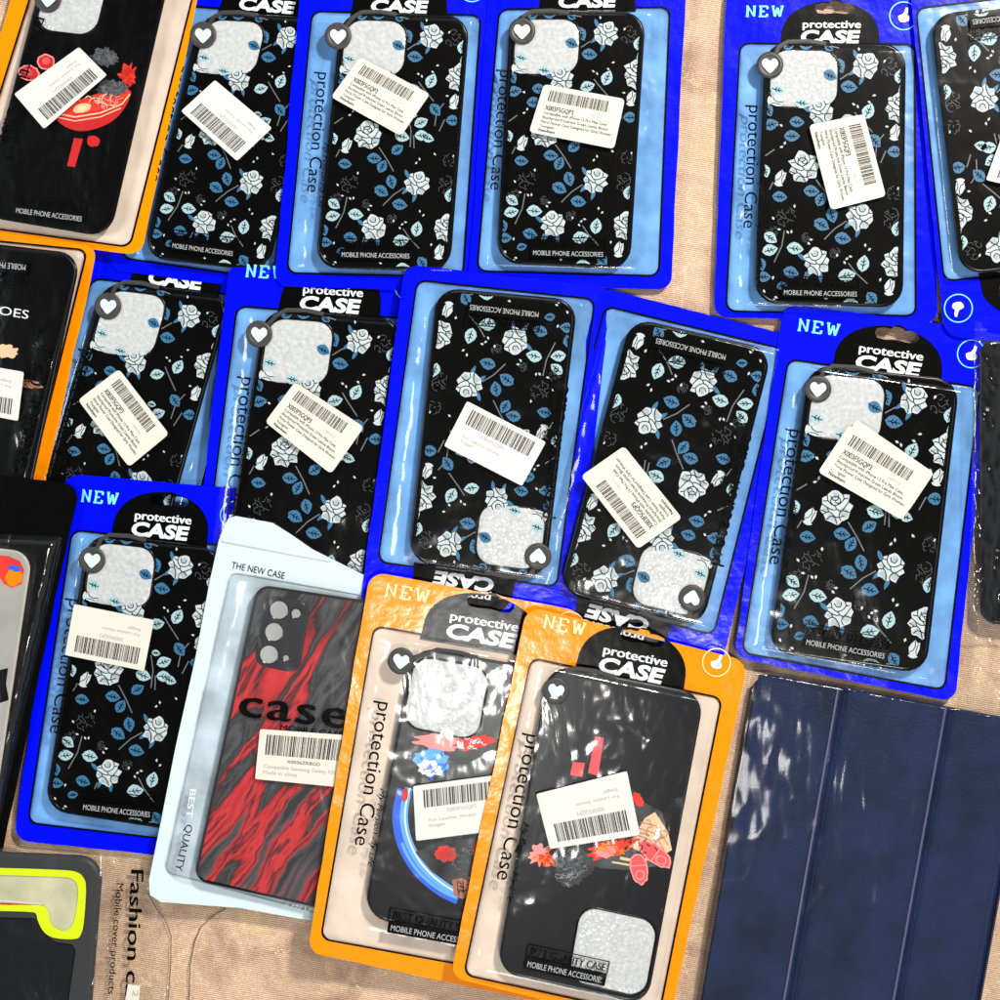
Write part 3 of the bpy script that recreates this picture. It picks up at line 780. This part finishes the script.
floral([(92,226),(282,250),(168,625),(-15,592)], [(93,279),(250,298),(168,610),(5,580)], [(104,280),(232,296),(150,590),(22,565)], (0,0,0,0),
       'blue pouch at the left end of the second row beside the orange edged pouch', 'rose patterned case, leftmost of the second row, with a steeply slanted label',
       [(119,369),(169,434),(129,467),(78,400)], 1, ringc=(108,306), seed=6.1, side_a=.065)
floral([(229,262),(428,280),(388,645),(188,625)], [(238,307),(415,320),(376,628),(200,605)], [(264,309),(402,319),(362,615),(220,600)], (9.5,1.5,1.5,9.5),
       'blue pouch in the second row with its lower end under the white pouch', 'rose patterned case with its bottom hidden by the white pouch',
       [(295,382),(364,427),(331,474),(265,422)], 1, ringc=(259,334), seed=7.7, side_a=.07)
floral([(572,640),(359,612),(405,264),(612,288)], [(556,586),(379,561),(418,281),(594,300)], [(545,580),(408,562),(437,287),(578,300)], (4,16,12,4),
       'upside down blue pouch at the middle with a wide pale blue left margin', 'upside down rose patterned case with a white label in the middle of the table',
       [(467,401),(546,442),(522,486),(444,446)], 2, 'paperw', seed=8.2, srad=1.5, side_a=.075)
floral([(716,690),(508,640),(600,287),(800,338)], [(713,634),(532,587),(606,307),(784,350)], [(702,628),(558,592),(631,317),(773,350)], (2,4,4,1.5),
       'upside down blue pouch leaning to the right just above the orange pouches', 'upside down rose patterned case leaning to the right, label across its lower middle',
       [(638,549),(581,476),(624,446),(682,518)], 1, ringc=(692,598), seed=9.9, side_a=.055)
floral([(783,303),(994,331),(955,702),(734,657)], [(789,360),(979,388),(944,689),(743,652)], CK, (3,2.5,3,3.5),
       'blue pouch with an open hang hole directly above the navy tablet cover', 'rose patterned case directly above the navy tablet cover',
       [(849,425),(932,476),(902,520),(818,472)], 1, ringc=(818,389), seed=10.4, side_a=.06, extra=[(856,419),(934,473),(908,512),(830,470)])
floral([(64,473),(268,491),(222,862),(14,840)], [(73,531),(240,548),(200,842),(29,822)], CL, (12.5,12.5,1.5,1.5),
       'blue pouch at the lower left lying between the black pouch and the white pouch', 'rose patterned case with a level label below its foam square, lower left',
       [(144,671),(65,655),(74,604),(154,620)], 2, 'paper', ringc=(92,560), seed=11.6, srad=1.0, side_a=.04)

# ---------------------------------------------------------------- orange pouches
def blob(c, rx, ry, ang=0, seed=0, n=26, rough=.18):
    r = random.Random(seed); out = []
    for i in range(n):
        t = 2*math.pi*i/n; k = 1 + r.uniform(-rough, rough)
        out.append((rx*k*math.cos(t), ry*k*math.sin(t)))
    o2 = []
    for i in range(n):
        p, q, r_, t = out[i-1], out[i], out[(i+1) % n], out[(i+2) % n]
        for k in (0, .33, .66):
            o2.append(tuple(.5*((2*q[j]) + (-p[j]+r_[j])*k + (2*p[j]-5*q[j]+4*r_[j]-t[j])*k*k + (-p[j]+3*q[j]-3*r_[j]+t[j])*k**3) for j in (0, 1)))
    return xf(o2, c, 1, ang)

def orange(O, W, C, zs, label, clabel, stick, skind, ringc, seed, art, box, slab=True, hang=True, bodymat='caseg', header=True, sp='paperw', ring_on=True, side_a=.055, body_top=None):
    zf = plane(O, zs)
    t = empty('phone_case_pouch', origin(O, zf), label, 'phone case pouch', GP)
    pouch(t, O, W, zf, 'orange', seed=seed, hang=hang, header=header)
    c = empty('phone_case', origin(C, lift(zf, 1)), clabel, 'phone case')
    def pr(mb):
        for i, it in enumerate(art):
            if it[0] == 'p': mb.poly(it[1], lift(zf, 7.5 + min(.02*i, .5) + .002*i), M[it[2]])
            elif it[0] == 's': mb.stroke(it[1], it[3], lift(zf, 7.5 + min(.02*i, .5) + .002*i), M[it[2]])
            elif it[0] == 't': text(mb, it[1], it[2], it[3], it[4], lift(zf, 7.55 + .025*i), M[it[5]], bold=.0)
    shell(c, C, zf, M[bodymat], M[bodymat], print_fn=pr)
    if box: foam(c, C, zf, box, 17)
    ang = math.atan2(C[1][1]-C[0][1], C[1][0]-C[0][0])
    if ring_on: ring(c, ringc, zf, C, ang)
    hf = film_height(W, C)
    fo, z = film(t, W, hf, zf, seed*3.1, M['film'], amp=(.45, 2.3))
    letters(fo, W, z, side_a)
    sticker(t, stick, lift(zf, 10.2), skind, sp, 1.5)

def squiggles(c, rx, ry, n, seed, m, w=.7, L=5):
    r_ = random.Random(seed); out = []
    for i in range(n):
        t = r_.uniform(0, 6.28); k = r_.random()**.5; p = (c[0]+rx*k*math.cos(t), c[1]+ry*k*math.sin(t)); a = r_.uniform(0, 6.28); pts = [p]
        for j in range(4):
            a += r_.uniform(-1.1, 1.1); p = (p[0]+L/4*math.cos(a), p[1]+L/4*math.sin(a)); pts.append(p)
        out.append(('s', pts, m, w))
    return out
bowl = [(52,110),(70,114),(100,110),(122,100),(131,90),(127,104),(115,119),(98,128),(80,131),(66,127),(56,119)]
bowl = smooth(bowl + bowl[:1], 4)[:-1]
art1 = [('p', bowl, 'red'), ('p', [(56,108),(125,84),(130,92),(120,103),(98,111),(70,115),(54,112)], 'redm'),
        ('p', blob((106,102),18,7,R(-18),3), 'redm'), ('s', [(54,113),(75,117),(100,113),(122,104),(130,94)], 'egg', 1.6),
        ('s', [(56,117),(75,121),(100,117),(121,108)], 'egg', 1.2),
        ('p', blob((82,108),9,4.5,R(-15),5,20,.05), 'egg'), ('p', blob((82,108),4.5,2.2,R(-15),5,20,.05), 'paleor'),
        ('p', blob((128,76),9,11,.2,7,26,.35), 'redm'), ('p', blob((105,57),13,9,.2,8,30,.16), 'rock'), ('p', blob((112,88),16,8,0,9,30,.2), 'rock'),
        ('p', blob((29,73),11,8,R(15),12,20,.06), 'pinkl'), ('p', blob((29,73),9,6.5,R(15),12,20,.06), 'red'), ('p', blob((28,72),5,3.5,R(15),13,20,.06), 'pink'),
        ('p', blob((46,62),9,8,R(15),14,20,.06), 'pinkl'), ('p', blob((46,62),7.5,6.5,R(15),14,20,.06), 'red'), ('p', blob((46,61),4,3.5,R(15),15,20,.06), 'pink'),
        ('p', [(74,138),(83,139),(75,167),(67,166)], 'red'), ('p', blob((93,141),6.5,5.5,.2,17,16,.1), 'red')]
art1 += squiggles((105,57),11,7,34,1,'stem') + squiggles((112,88),14,6,34,2,'stem') + squiggles((106,101),15,5,26,3,'pinkl',.8) + squiggles((128,76),6,9,16,4,'red',1.0) + squiggles((100,100),22,5,14,5,'egg',.8,8)
orange([(38,-95),(213,-72),(141,255),(-58,232)], [(45,-47),(199,-32),(129,246),(-40,223)], [(45,-35),(170,-22),(110,238),(-20,216)], (1,9,9,1),
       'orange edged pouch at the upper left corner with a tilted label over red artwork', 'black case with a red noodle bowl print, upper left corner',
       [(107,75),(44,129),(14,94),(79,47)], 2, (48,-1), 12.3, art1, (.05,.52,.03,.25), bodymat='case', side_a=.07)

art3 = [('t', 'HEROES', (-28,318), (27,326), 10, 'whitep')]
orange([(20,600),(-170,575),(-105,215),(98,246)], [(10,560),(-160,540),(-100,232),(86,251)], [(18,550),(-125,525),(-70,236),(82,254)], (8,1,1,8),
       'upside down orange edged pouch at the left edge, half out of view', 'black case with white lettering at the left edge below the noodle bowl case',
       [(18,421),(-62,405),(-56,358),(24,372)], 2, (0,500), 13.1, [('t', 'HEROES', (-33,309), (28,319), 9, 'whitep'),
        ('p', blob((6,352),12,7,0,3,24,.25), 'egg'), ('p', blob((8,366),12,8,0,4,24,.15), 'line'), ('p', blob((30,384),12,4,.2,6,24,.2), 'brown')], None, ring_on=False, bodymat='case')

arc = [(401+0,790),(397,806),(396,822),(400,842),(410,862),(424,878),(440,890),(455,897)]
arc = smooth(arc)
artq = [('s', [(p[0]+4, p[1]) for p in arc], 'bluep', 15), ('s', [(p[0]+8, p[1]-2) for p in arc], 'bluel', 8), ('s', [(p[0]+9, p[1]-2) for p in arc], 'whitep', 1.6),
        ('s', [(p[0]+2, p[1]+1) for p in arc[18:]], 'bluel', 3),
        ('p', [(415,852),(440,842),(470,838),(488,838),(486,866),(478,884),(452,886),(432,872)], 'rock'),
        ('p', blob((446,854),11,8,.1,3,26,.14), 'redm'), ('p', blob((446,854),8,5,.1,4,20,.1), 'red'), ('p', blob((479,850),6,8,0,5,20,.2), 'redm'),
        ('p', [(452,880),(462,878),(470,882),(472,894),(462,899),(454,895)], 'brown'), ('s', [(457,880),(459,896)], 'line', .7), ('s', [(463,880),(464,897)], 'line', .7),
        ('p', blob((432,762),18,14,.3,9,26,.2), 'bluel'), ('p', blob((440,742),24,8,.1,10,26,.2), 'pinkl'), ('p', blob((475,742),20,7,-.2,11,26,.25), 'redm'),
        ('p', blob((405,795),3,7,.1,12,20,.1), 'red'), ('p', blob((430,768),12,8,.1,14,26,.2), 'whitep')]
artq += squiggles((462,860),20,14,30,6,'stem') + squiggles((432,765),14,12,16,7,'bluep',.9,7) + squiggles((470,742),18,5,16,8,'whitep',.8,6) + squiggles((462,888),7,6,8,9,'line',.7)
orange([(370,571),(584,612),(545,1003),(307,952)], [(375,627),(578,662),(540,978),(322,938)], [(413,646),(563,672),(515,957),(363,915)], (25,9,4,17),
       'orange pouch over the red marbled case, partly under the other orange pouch', 'black case with a blue and white swirl print under strong glare',
       [(413,786),(512,773),(516,828),(416,841)], 2, (401,661), 14.2, artq, (.03,.52,.035,.29), side_a=.075)

artr = [('p', [(595,736),(604,738),(598,776),(588,773)], 'pink'), ('p', [(573,762),(585,763),(582,777),(570,775)], 'pink'),
        ('p', blob((541,855),11,10,0,3,26,.35), 'pinkl'), ('p', blob((548,860),9,6,.3,33,20,.3), 'redm'),
        ('p', [(600,835),(640,800),(662,812),(671,845),(660,866),(625,870),(600,868),(585,862)], 'rock'),
        ('p', blob((574,862),20,16,.1,5,30,.12), 'rock'), ('p', blob((569,875),15,11,.1,15,30,.12), 'rock'),
        ('p', [(628,845),(645,818),(655,812),(668,832),(672,850),(655,860),(640,852)], 'egg'),
        ('s', [(640,822),(656,826),(668,845)], 'brown', 1), ('s', [(638,828),(654,833),(664,850)], 'brown', 1), ('s', [(634,834),(650,840),(660,852)], 'brown', 1),
        ('p', blob((612,847),24,9,R(-18),6,30,.32), 'redm'), ('p', blob((606,852),12,5,R(-10),66,30,.3), 'pinkl'),
        ('p', blob((638,800),5,8,R(-30),7,22,.15), 'redm'),
        ('s', [(620,858),(640,862),(650,858)], 'egg', 3), ('s', [(612,862),(635,866)], 'egg', 2),
        ('p', blob((655,854),20,9,R(38),8,22,.06), 'pinkl'), ('p', blob((655,854),18,7.5,R(38),8,22,.06), 'pink'), ('p', blob((661,860),6,4.5,R(20),8,22,.06), 'pinkl'), ('p', blob((661,860),4.5,3.3,R(20),8,22,.06), 'pink'),
        ('s', [(651,861),(660,849)], 'pinkl', 1.2),
        ('p', blob((639,869),9,16,R(-12),9,22,.06), 'pinkl'), ('p', blob((639,869),7.5,14.5,R(-12),9,22,.06), 'pink'), ('p', blob((640,875),4.8,5,0,9,22,.06), 'pinkl'), ('p', blob((640,875),3.5,3.7,0,9,22,.06), 'pink'),
        ('s', [(631,866),(647,865)], 'pinkl', 1.2)]
artr += squiggles((573,864),17,13,60,10,'stem') + squiggles((568,876),11,8,20,11,'greyp',.5) + squiggles((612,847),18,6,30,12,'orange',1.0) + squiggles((544,857),8,8,16,13,'orange',.9) + squiggles((655,832),10,14,10,14,'brown',.6,9) + squiggles((638,846),22,12,16,15,'line',.7)
orange([(527,606),(748,661),(668,1030),(450,977)], [(532,659),(721,699),(658,1016),(465,974)], [(549,664),(705,694),(647,1006),(496,972)], (23.5,6,5,20),
       'frontmost orange pouch beside the navy tablet cover', 'matt black case with upside down noodle bowl print and foam square at the bottom',
       [(640,835),(550,849),(536,794),(627,771)], 2, (556,691), 15.5, artr, (.47,.97,.735,.975))

# ---------------------------------------------------------------- white pouch with the marbled case
O = [(222,508),(452,560),(395,985),(146,897)]; W = [(230,572),(424,606),(362,925),(164,872)]; C = [(257,584),(405,606),(345,914),(193,880)]
zf = plane(O, (20.5,11,2,11))
t = empty('phone_case_pouch', origin(O, zf), 'white edged pouch with a cut away upper right corner at the lower left of centre', 'phone case pouch', GP)
mb = MB()
outl = [(228,519),(236,516),(273,523),(292,535),(312,549),(336,561),(362,574),(440,600),(420,780),(398,935),(392,938),(312,921),(240,908),(161,902),(150,895),(149,880),(160,826),(176,745),(195,660),(210,580),(219,540)]
inn = rquad(W, 9, 7, 6)
mb.holed(outl, [inn], lift(zf, .95), M['white']); mb.loops([(outl, lift(zf, .1)), (outl, lift(zf, .95))], M['white'], None, False)
mb.loops([(rquad(inset(W, -1.2), 10, 7, 6), lift(zf, 1.05)), (inn, lift(zf, 1.05))], M['greyb'], None, False)
mb.loops([([bil([(222,538),(330,558),(330,562),(222,542)])(a, b) for a, b in ((0,0),(1,0),(1,1),(0,1))], lift(zf, 1.5)), ([bil([(222,538),(330,558),(330,562),(222,542)])(a, b) for a, b in ((0,.3),(1,.3),(1,.7),(0,.7))], lift(zf, 1.9))], M['white'], M['white'])
mb.build('front_frame', t)
mb = MB(); mb.holed([(p[0]*.995+1, p[1]*.998+1) for p in outl], [], lift(zf, .15), M['greyb']); mb.build('back_sheet', t)
mb = MB(); text(mb, 'THE NEW CASE', (231,568), (284,579), 7, lift(zf, 1.3), M['line']); mb.build('header_print', t)
c = empty('phone_case', origin(C, lift(zf, 1)), 'red and black marbled case with a row of round camera holes', 'phone case')
shell(c, C, zf, M['case'], M['marble'], r=14)
mb = MB(); cm = [(266,594),(311,603),(299,674),(253,664)]
mb.loops([(rquad(cm, 12), lift(zf, 7.4)), (rquad(inset(cm, .8), 12), lift(zf, 8.3)), (rquad(inset(cm, 1.6), 11), lift(zf, 8.4))], M['caseg'], M['caseg'])
cmo = mb.build('camera_plate', c)
for cc, rr in (((279,610),9.6),((296,613.5),5.2),((274,632),9.6),((269,654.5),9.6),((286,658),3.6)):
    mb = MB(); mb.loops([(circle(cc, rr+.6), lift(zf, 8.42)), (circle(cc, rr+.2), lift(zf, 8.8)), (circle(cc, rr-.8), lift(zf, 8.5))], M['line'], M['lens'], False)
    h = mb.build('camera_hole', None); reparent(h, cmo)
hf = film_height(W, C); fo, z = film(t, W, hf, zf, 44.0, M['milkfilm'], amp=(.3, 1.5))
mb = MB()
def Zp(x, y):
    a, b = inv(W, (x, y)); a = min(1, max(0, a)); b = min(1, max(0, b)); return z(a, b, x, y) + .3
text(mb, 'case', (239,716), (345,729), 31, Zp, M['line'], bold=.034, spacing=1.12)
reparent(mb.build('brand_lettering', None), fo); mb = MB()
text(mb, 'MOBILE CASE', (280,730), (343,738), 6, Zp, M['line'], bold=.02)
reparent(mb.build('subtitle_lettering', None), fo); mb = MB()
text(mb, 'BEST', (190,789), (186,817), 6.5, Zp, M['whitep'], bold=.02)
text(mb, 'QUALITY', (186,824), (175,870), 7.5, Zp, M['line'], bold=.01)
reparent(mb.build('side_lettering', None), fo); mb = MB()
text(mb, 'Special Case My Passion My Life', (205,892), (316,912), 4, Zp, M['whitep'], bold=.01)
lo = mb.build('bottom_lettering', None); reparent(lo, fo)
sticker(t, [(260,729),(345,735),(337,787),(255,779)], lift(zf, 10.1), 3, 'paper', 1.2)

# ---------------------------------------------------------------- black pouch at the left edge
O = [(-130,460),(80,485),(0,862),(-200,830)]; W = [(-120,530),(64,536),(-6,848),(-190,830)]; C = [(-112,536),(33,552),(-12,856),(-155,838)]
zf = plane(O, (17,17,3,3))
t = empty('phone_case_pouch', origin(O, zf), 'black topped clear pouch cut off by the left edge', 'phone case pouch', GP)
pouch(t, O, W, zf, 'black', seed=21, header=False, hang=False)
c = empty('phone_case', origin(C, lift(zf, 1)), 'milky clear case at the left edge with a red and orange camera corner', 'phone case')
def pr(mb):
    mb.poly([(-40,552),(8,556),(20,561),(24,570),(22,584),(12,588),(4,584),(0,578),(-40,572)], lift(zf, 7.55), M['redm'])
    mb.poly(blob((14,577),9,9,0,4,22,.12), lift(zf, 7.6), M['orange']); mb.poly(blob((14,568),6,3,.2,5,22,.3), lift(zf, 7.65), M['bluep'])
    mb.poly([(0,670),(8,668),(6,684),(9,700),(0,703),(-10,700),(-10,670)], lift(zf, 7.55), M['line'])
shell(c, C, zf, M['clear'], simple('printed_clear_case', (.42,.40,.37), .3, (40,.2,.001,2), .5, .12), print_fn=pr, r=20)
hf = film_height(W, C); film(t, W, hf, zf, 61.0, M['bagfilm'], amp=(.4, 3.2))

# ---------------------------------------------------------------- black case with neon camera frame, lower left
C = [(-70,848),(104,856),(86,1085),(-88,1075)]; zf = plane(C, (0,0,0,0))
c = empty('phone_case', origin(C, zf), 'charcoal rubber case with a neon yellow camera frame, lower left corner', 'phone case')
mb = MB()
mb.loops([(rquad(C, 24), lift(zf, .3)), (rquad(C, 24), lift(zf, 6)), (rquad(inset(C, 1.5), 24), lift(zf, 8)), (rquad(inset(C, 5), 22), lift(zf, 8.8))], M['grey'])
mb.poly(rquad(inset(C, 5), 22), lift(zf, 8.8), M['grey'])
g1 = [(-60,916),(35,919),(41,926),(47,937),(56,943),(72,945),(75,950),(68,1000),(60,1060),(-60,1060)]
mb.stroke(g1 + g1[:1], 1.4, lift(zf, 8.9), M['line'])
mb.poly(g1, lift(zf, 8.84), M['caseg'])
mb.build('shell', c)
yo = [(-60,868),(0,868),(60,870),(76,872),(83,877),(86,888),(84,920),(81,934),(75,939),(55,938),(44,932),(38,921),(36,914),(30,912),(0,911),(-60,910)]
yi = [(-60,875),(0,875),(60,877),(70,878),(76,882),(78,890),(77,905),(73,924),(66,931),(57,929),(50,922),(48,912),(43,906),(30,905),(0,905),(-60,904)]
yo = smooth(yo + yo[:1], 5)[:-1]; yi = smooth(yi + yi[:1], 5)[:-1]
mb = MB(); mb.loops([(yo, lift(zf, 8.8)), (yo, lift(zf, 10)), (yi, lift(zf, 10)), (yi, lift(zf, 8.8))], M['yellow'], None, False); mb.build('camera_frame', c)
mb = MB(); mb.poly(yi, lift(zf, 8.95), M['foamy']); mb.stroke([(-10,900),(43,904)], 2.2, lift(zf, 9.3), M['paper']); mb.stroke([(-10,903),(43,906)], 1.6, lift(zf, 9.35), M['red']); mb.build('foam_pad', c)
O = [(-90,838),(150,852),(172,1075),(-110,1075)]
t = empty('clear_bag', origin(O, zf), 'clear plastic bag with black lettering around the charcoal and yellow case', 'plastic bag')
mb = MB()
def zb(a, b, x, y):
    h = 9.4 * tent((112-(y-850)*.07-x)/10) * tent((y-843)/9)
    return 1.2 + max(0, h) + crumple(x, y, 71)*(.5 if h > 5 else .9)
q = [(-110,842),(148,862),(174,945),(168,1080)]
mb.grid(lambda a, b: (-110 + (258 + 24*math.sin(min(1, b*1.6)*1.57))*a, 842 + 240*b + 14*a*(1-b)), 90, 70, M['bagfilm'], zb)
fo = mb.build('bag_film', t)
mb = MB(); text(mb, 'Fashion case', (131,870), (124,1022), 13.5, lambda x, y: 2.3, M['line'], bold=.03)
reparent(mb.build('bag_lettering', None), fo); mb = MB()
text(mb, 'Mobile cover products', (117,883), (108,994), 7, lambda x, y: 2.3, M['line'], bold=.006)
reparent(mb.build('bag_lettering', None), fo)
t2 = MB(); qq = [(128,984),(140,986),(138,1010),(124,1008)]
t2.loops([(qq, lambda x, y: 3.3), (qq, lambda x, y: 3.6)], M['paper'], M['paper'], False)
text(t2, '2', (133,990), (132,996), 6, lambda x, y: 3.8, M['fade']); t2.build('price_tag', t)

# ---------------------------------------------------------------- navy tablet cover
C = [(757,672),(1032,722),(974,1040),(694,1040)]; zf = plane(C, (0,0,0,0))
t = empty('tablet_cover', origin(C, zf), 'navy folding tablet cover in clear plastic at the lower right', 'tablet cover')
mb = MB()
mb.loops([(rquad(C, 14, 7, 30), lift(zf, .3)), (rquad(C, 14, 7, 30), lift(zf, 7)), (rquad(inset(C, 2), 14, 7, 30), lift(zf, 8.2))], M['navy'])
f = bil(inset(C, 2)); A1 = inv(C, (841,690))[0]; A2 = inv(C, (948,712))[0]
def zt(a, b, x, y):
    h = 8.2
    for k in (A1, A2, .985):
        d = (a - k)*280
        if -7 < d < 15:
            if d < -3: h = 8.2 + .9*(d+7)/4
            elif d < 0: h = 9.1
            else: h = 9.1 - 2.6*math.exp(-((d-4)/3.2)**2) - .6*math.exp(-((d-9)/2.5)**2) - .9*(d/15)
    return h + .12*noise.noise(Vector((x*.02, y*.02, 3)))
mb.grid(f, 260, 40, M['navy'], zt)
for k in (A1, A2):
    mb.stroke([(lambda p: (p[0]-3, p[1]))(bil(C)(k, b/20)) for b in range(0, 21)], 2.0, lift(zf, 9.22), M['bead'])
mb.build('folding_panel', t)
t = empty('clear_bag', origin(C, zf), 'loose clear bag with crinkled edges wrapped round the navy tablet cover', 'plastic bag')
mb = MB()
Ob = [(748,664),(1060,712),(1000,1060),(672,1050)]
def zb(a, b, x, y):
    u, v = inv(C, (x, y))
    h = 10.6*tent((u+.055)/.045)*tent((v+.02)/.03)
    return .8 + max(0, h) + (crumple(x*.7, y*.5, 88)*.45 if h > 8 else crumple(x*3, y*1.6, 88)*3.2) * (min(1, a*12+.2))
mb.grid(bil(Ob), 130, 110, M['tabfilm'], zb); mb.build('bag_film', t)

# ---------------------------------------------------------------- clear bag with a black case at the right edge
C = [(980,340),(1110,350),(1112,640),(980,622)]; zf = plane(C, (3,1,1,1))
c = empty('phone_case', origin(C, zf), 'plain black case in clear plastic at the right edge', 'phone case')
shell(c, C, zf, M['case'], M['case'], r=14)
t = empty('clear_bag', origin(C, zf), 'narrow crinkled clear bag at the right edge beside the blue pouch', 'plastic bag')
mb = MB()
Ob = [(975,322),(1130,335),(1125,735),(966,712)]
def zb(a, b, x, y):
    u, v = inv(C, (x, y)); h = 9.2*tent((u+.10)/.1)*tent((v+.03)/.04)*tent((1.05-v)/.06)
    return 5.5*(1-min(1,a*5)) + 1.2 + max(0, h) + crumple(x*2.4, y*1.8, 93)*(2.4)*(min(1, a*14+.3))
mb.grid(bil(Ob), 70, 130, M['bagfilm'], zb); mb.build('bag_film', t)

# ---------------------------------------------------------------- camera, light
cam = bpy.data.cameras.new('camera'); co = bpy.data.objects.new('camera', cam); col.objects.link(co)
co.location = (0, 0, HC); cam.sensor_width = 36; cam.lens = 36 / (1000*S) * HC; cam.clip_start = .02; cam.clip_end = 50
scene.camera = co

def area(name, loc, size, power, colr, target=(0, 0, 0), shape='DISK'):
    l = bpy.data.lights.new(name, 'AREA'); l.shape = shape; l.size = size; l.energy = power; l.color = colr
    o = bpy.data.objects.new(name, l); col.objects.link(o); o.location = loc
    d = Vector(target) - Vector(loc); o.rotation_euler = d.to_track_quat('-Z', 'Y').to_euler(); return o
area('key_lamp', (.85, 1.05, 1.35), .22, 37, (1, .95, .88))
area('side_fill', (-1.25, .15, 1.0), .5, 8, (.92, .96, 1))  # fill light added from the left
area('front_fill', (.25, -1.4, 1.2), .6, 8, (1, .97, .92))  # second added fill, from the near side
area('bulb_above', (.325, -.445, 1.8), .15, 5, (1, .98, .95), (-.04, -.1, 0))

w = bpy.data.worlds.new('World'); scene.world = w; w.use_nodes = True
wt = w.node_tree; bg = wt.nodes['Background']; bg.inputs[1].default_value = 1.0
tcw = wt.nodes.new('ShaderNodeTexCoord'); sx = wt.nodes.new('ShaderNodeSeparateXYZ'); wr = wt.nodes.new('ShaderNodeValToRGB')
wt.links.new(tcw.outputs['Generated'], sx.inputs[0]); wt.links.new(sx.outputs['Z'], wr.inputs['Fac']); wt.links.new(wr.outputs['Color'], bg.inputs[0])
we = wr.color_ramp.elements; we[0].position = .0; we[0].color = (.32, .35, .38, 1); we[1].position = .93; we[1].color = (.008, .009, .010, 1)
e = we.new(.55); e.color = (.24, .26, .28, 1); e = we.new(.80); e.color = (.10, .11, .12, 1)
scene.view_settings.view_transform = 'Standard'; scene.view_settings.look = 'None'
scene.view_settings.exposure = .24; scene.view_settings.gamma = 1
scene.render.engine = 'CYCLES'; scene.cycles.transparent_max_bounces = 16
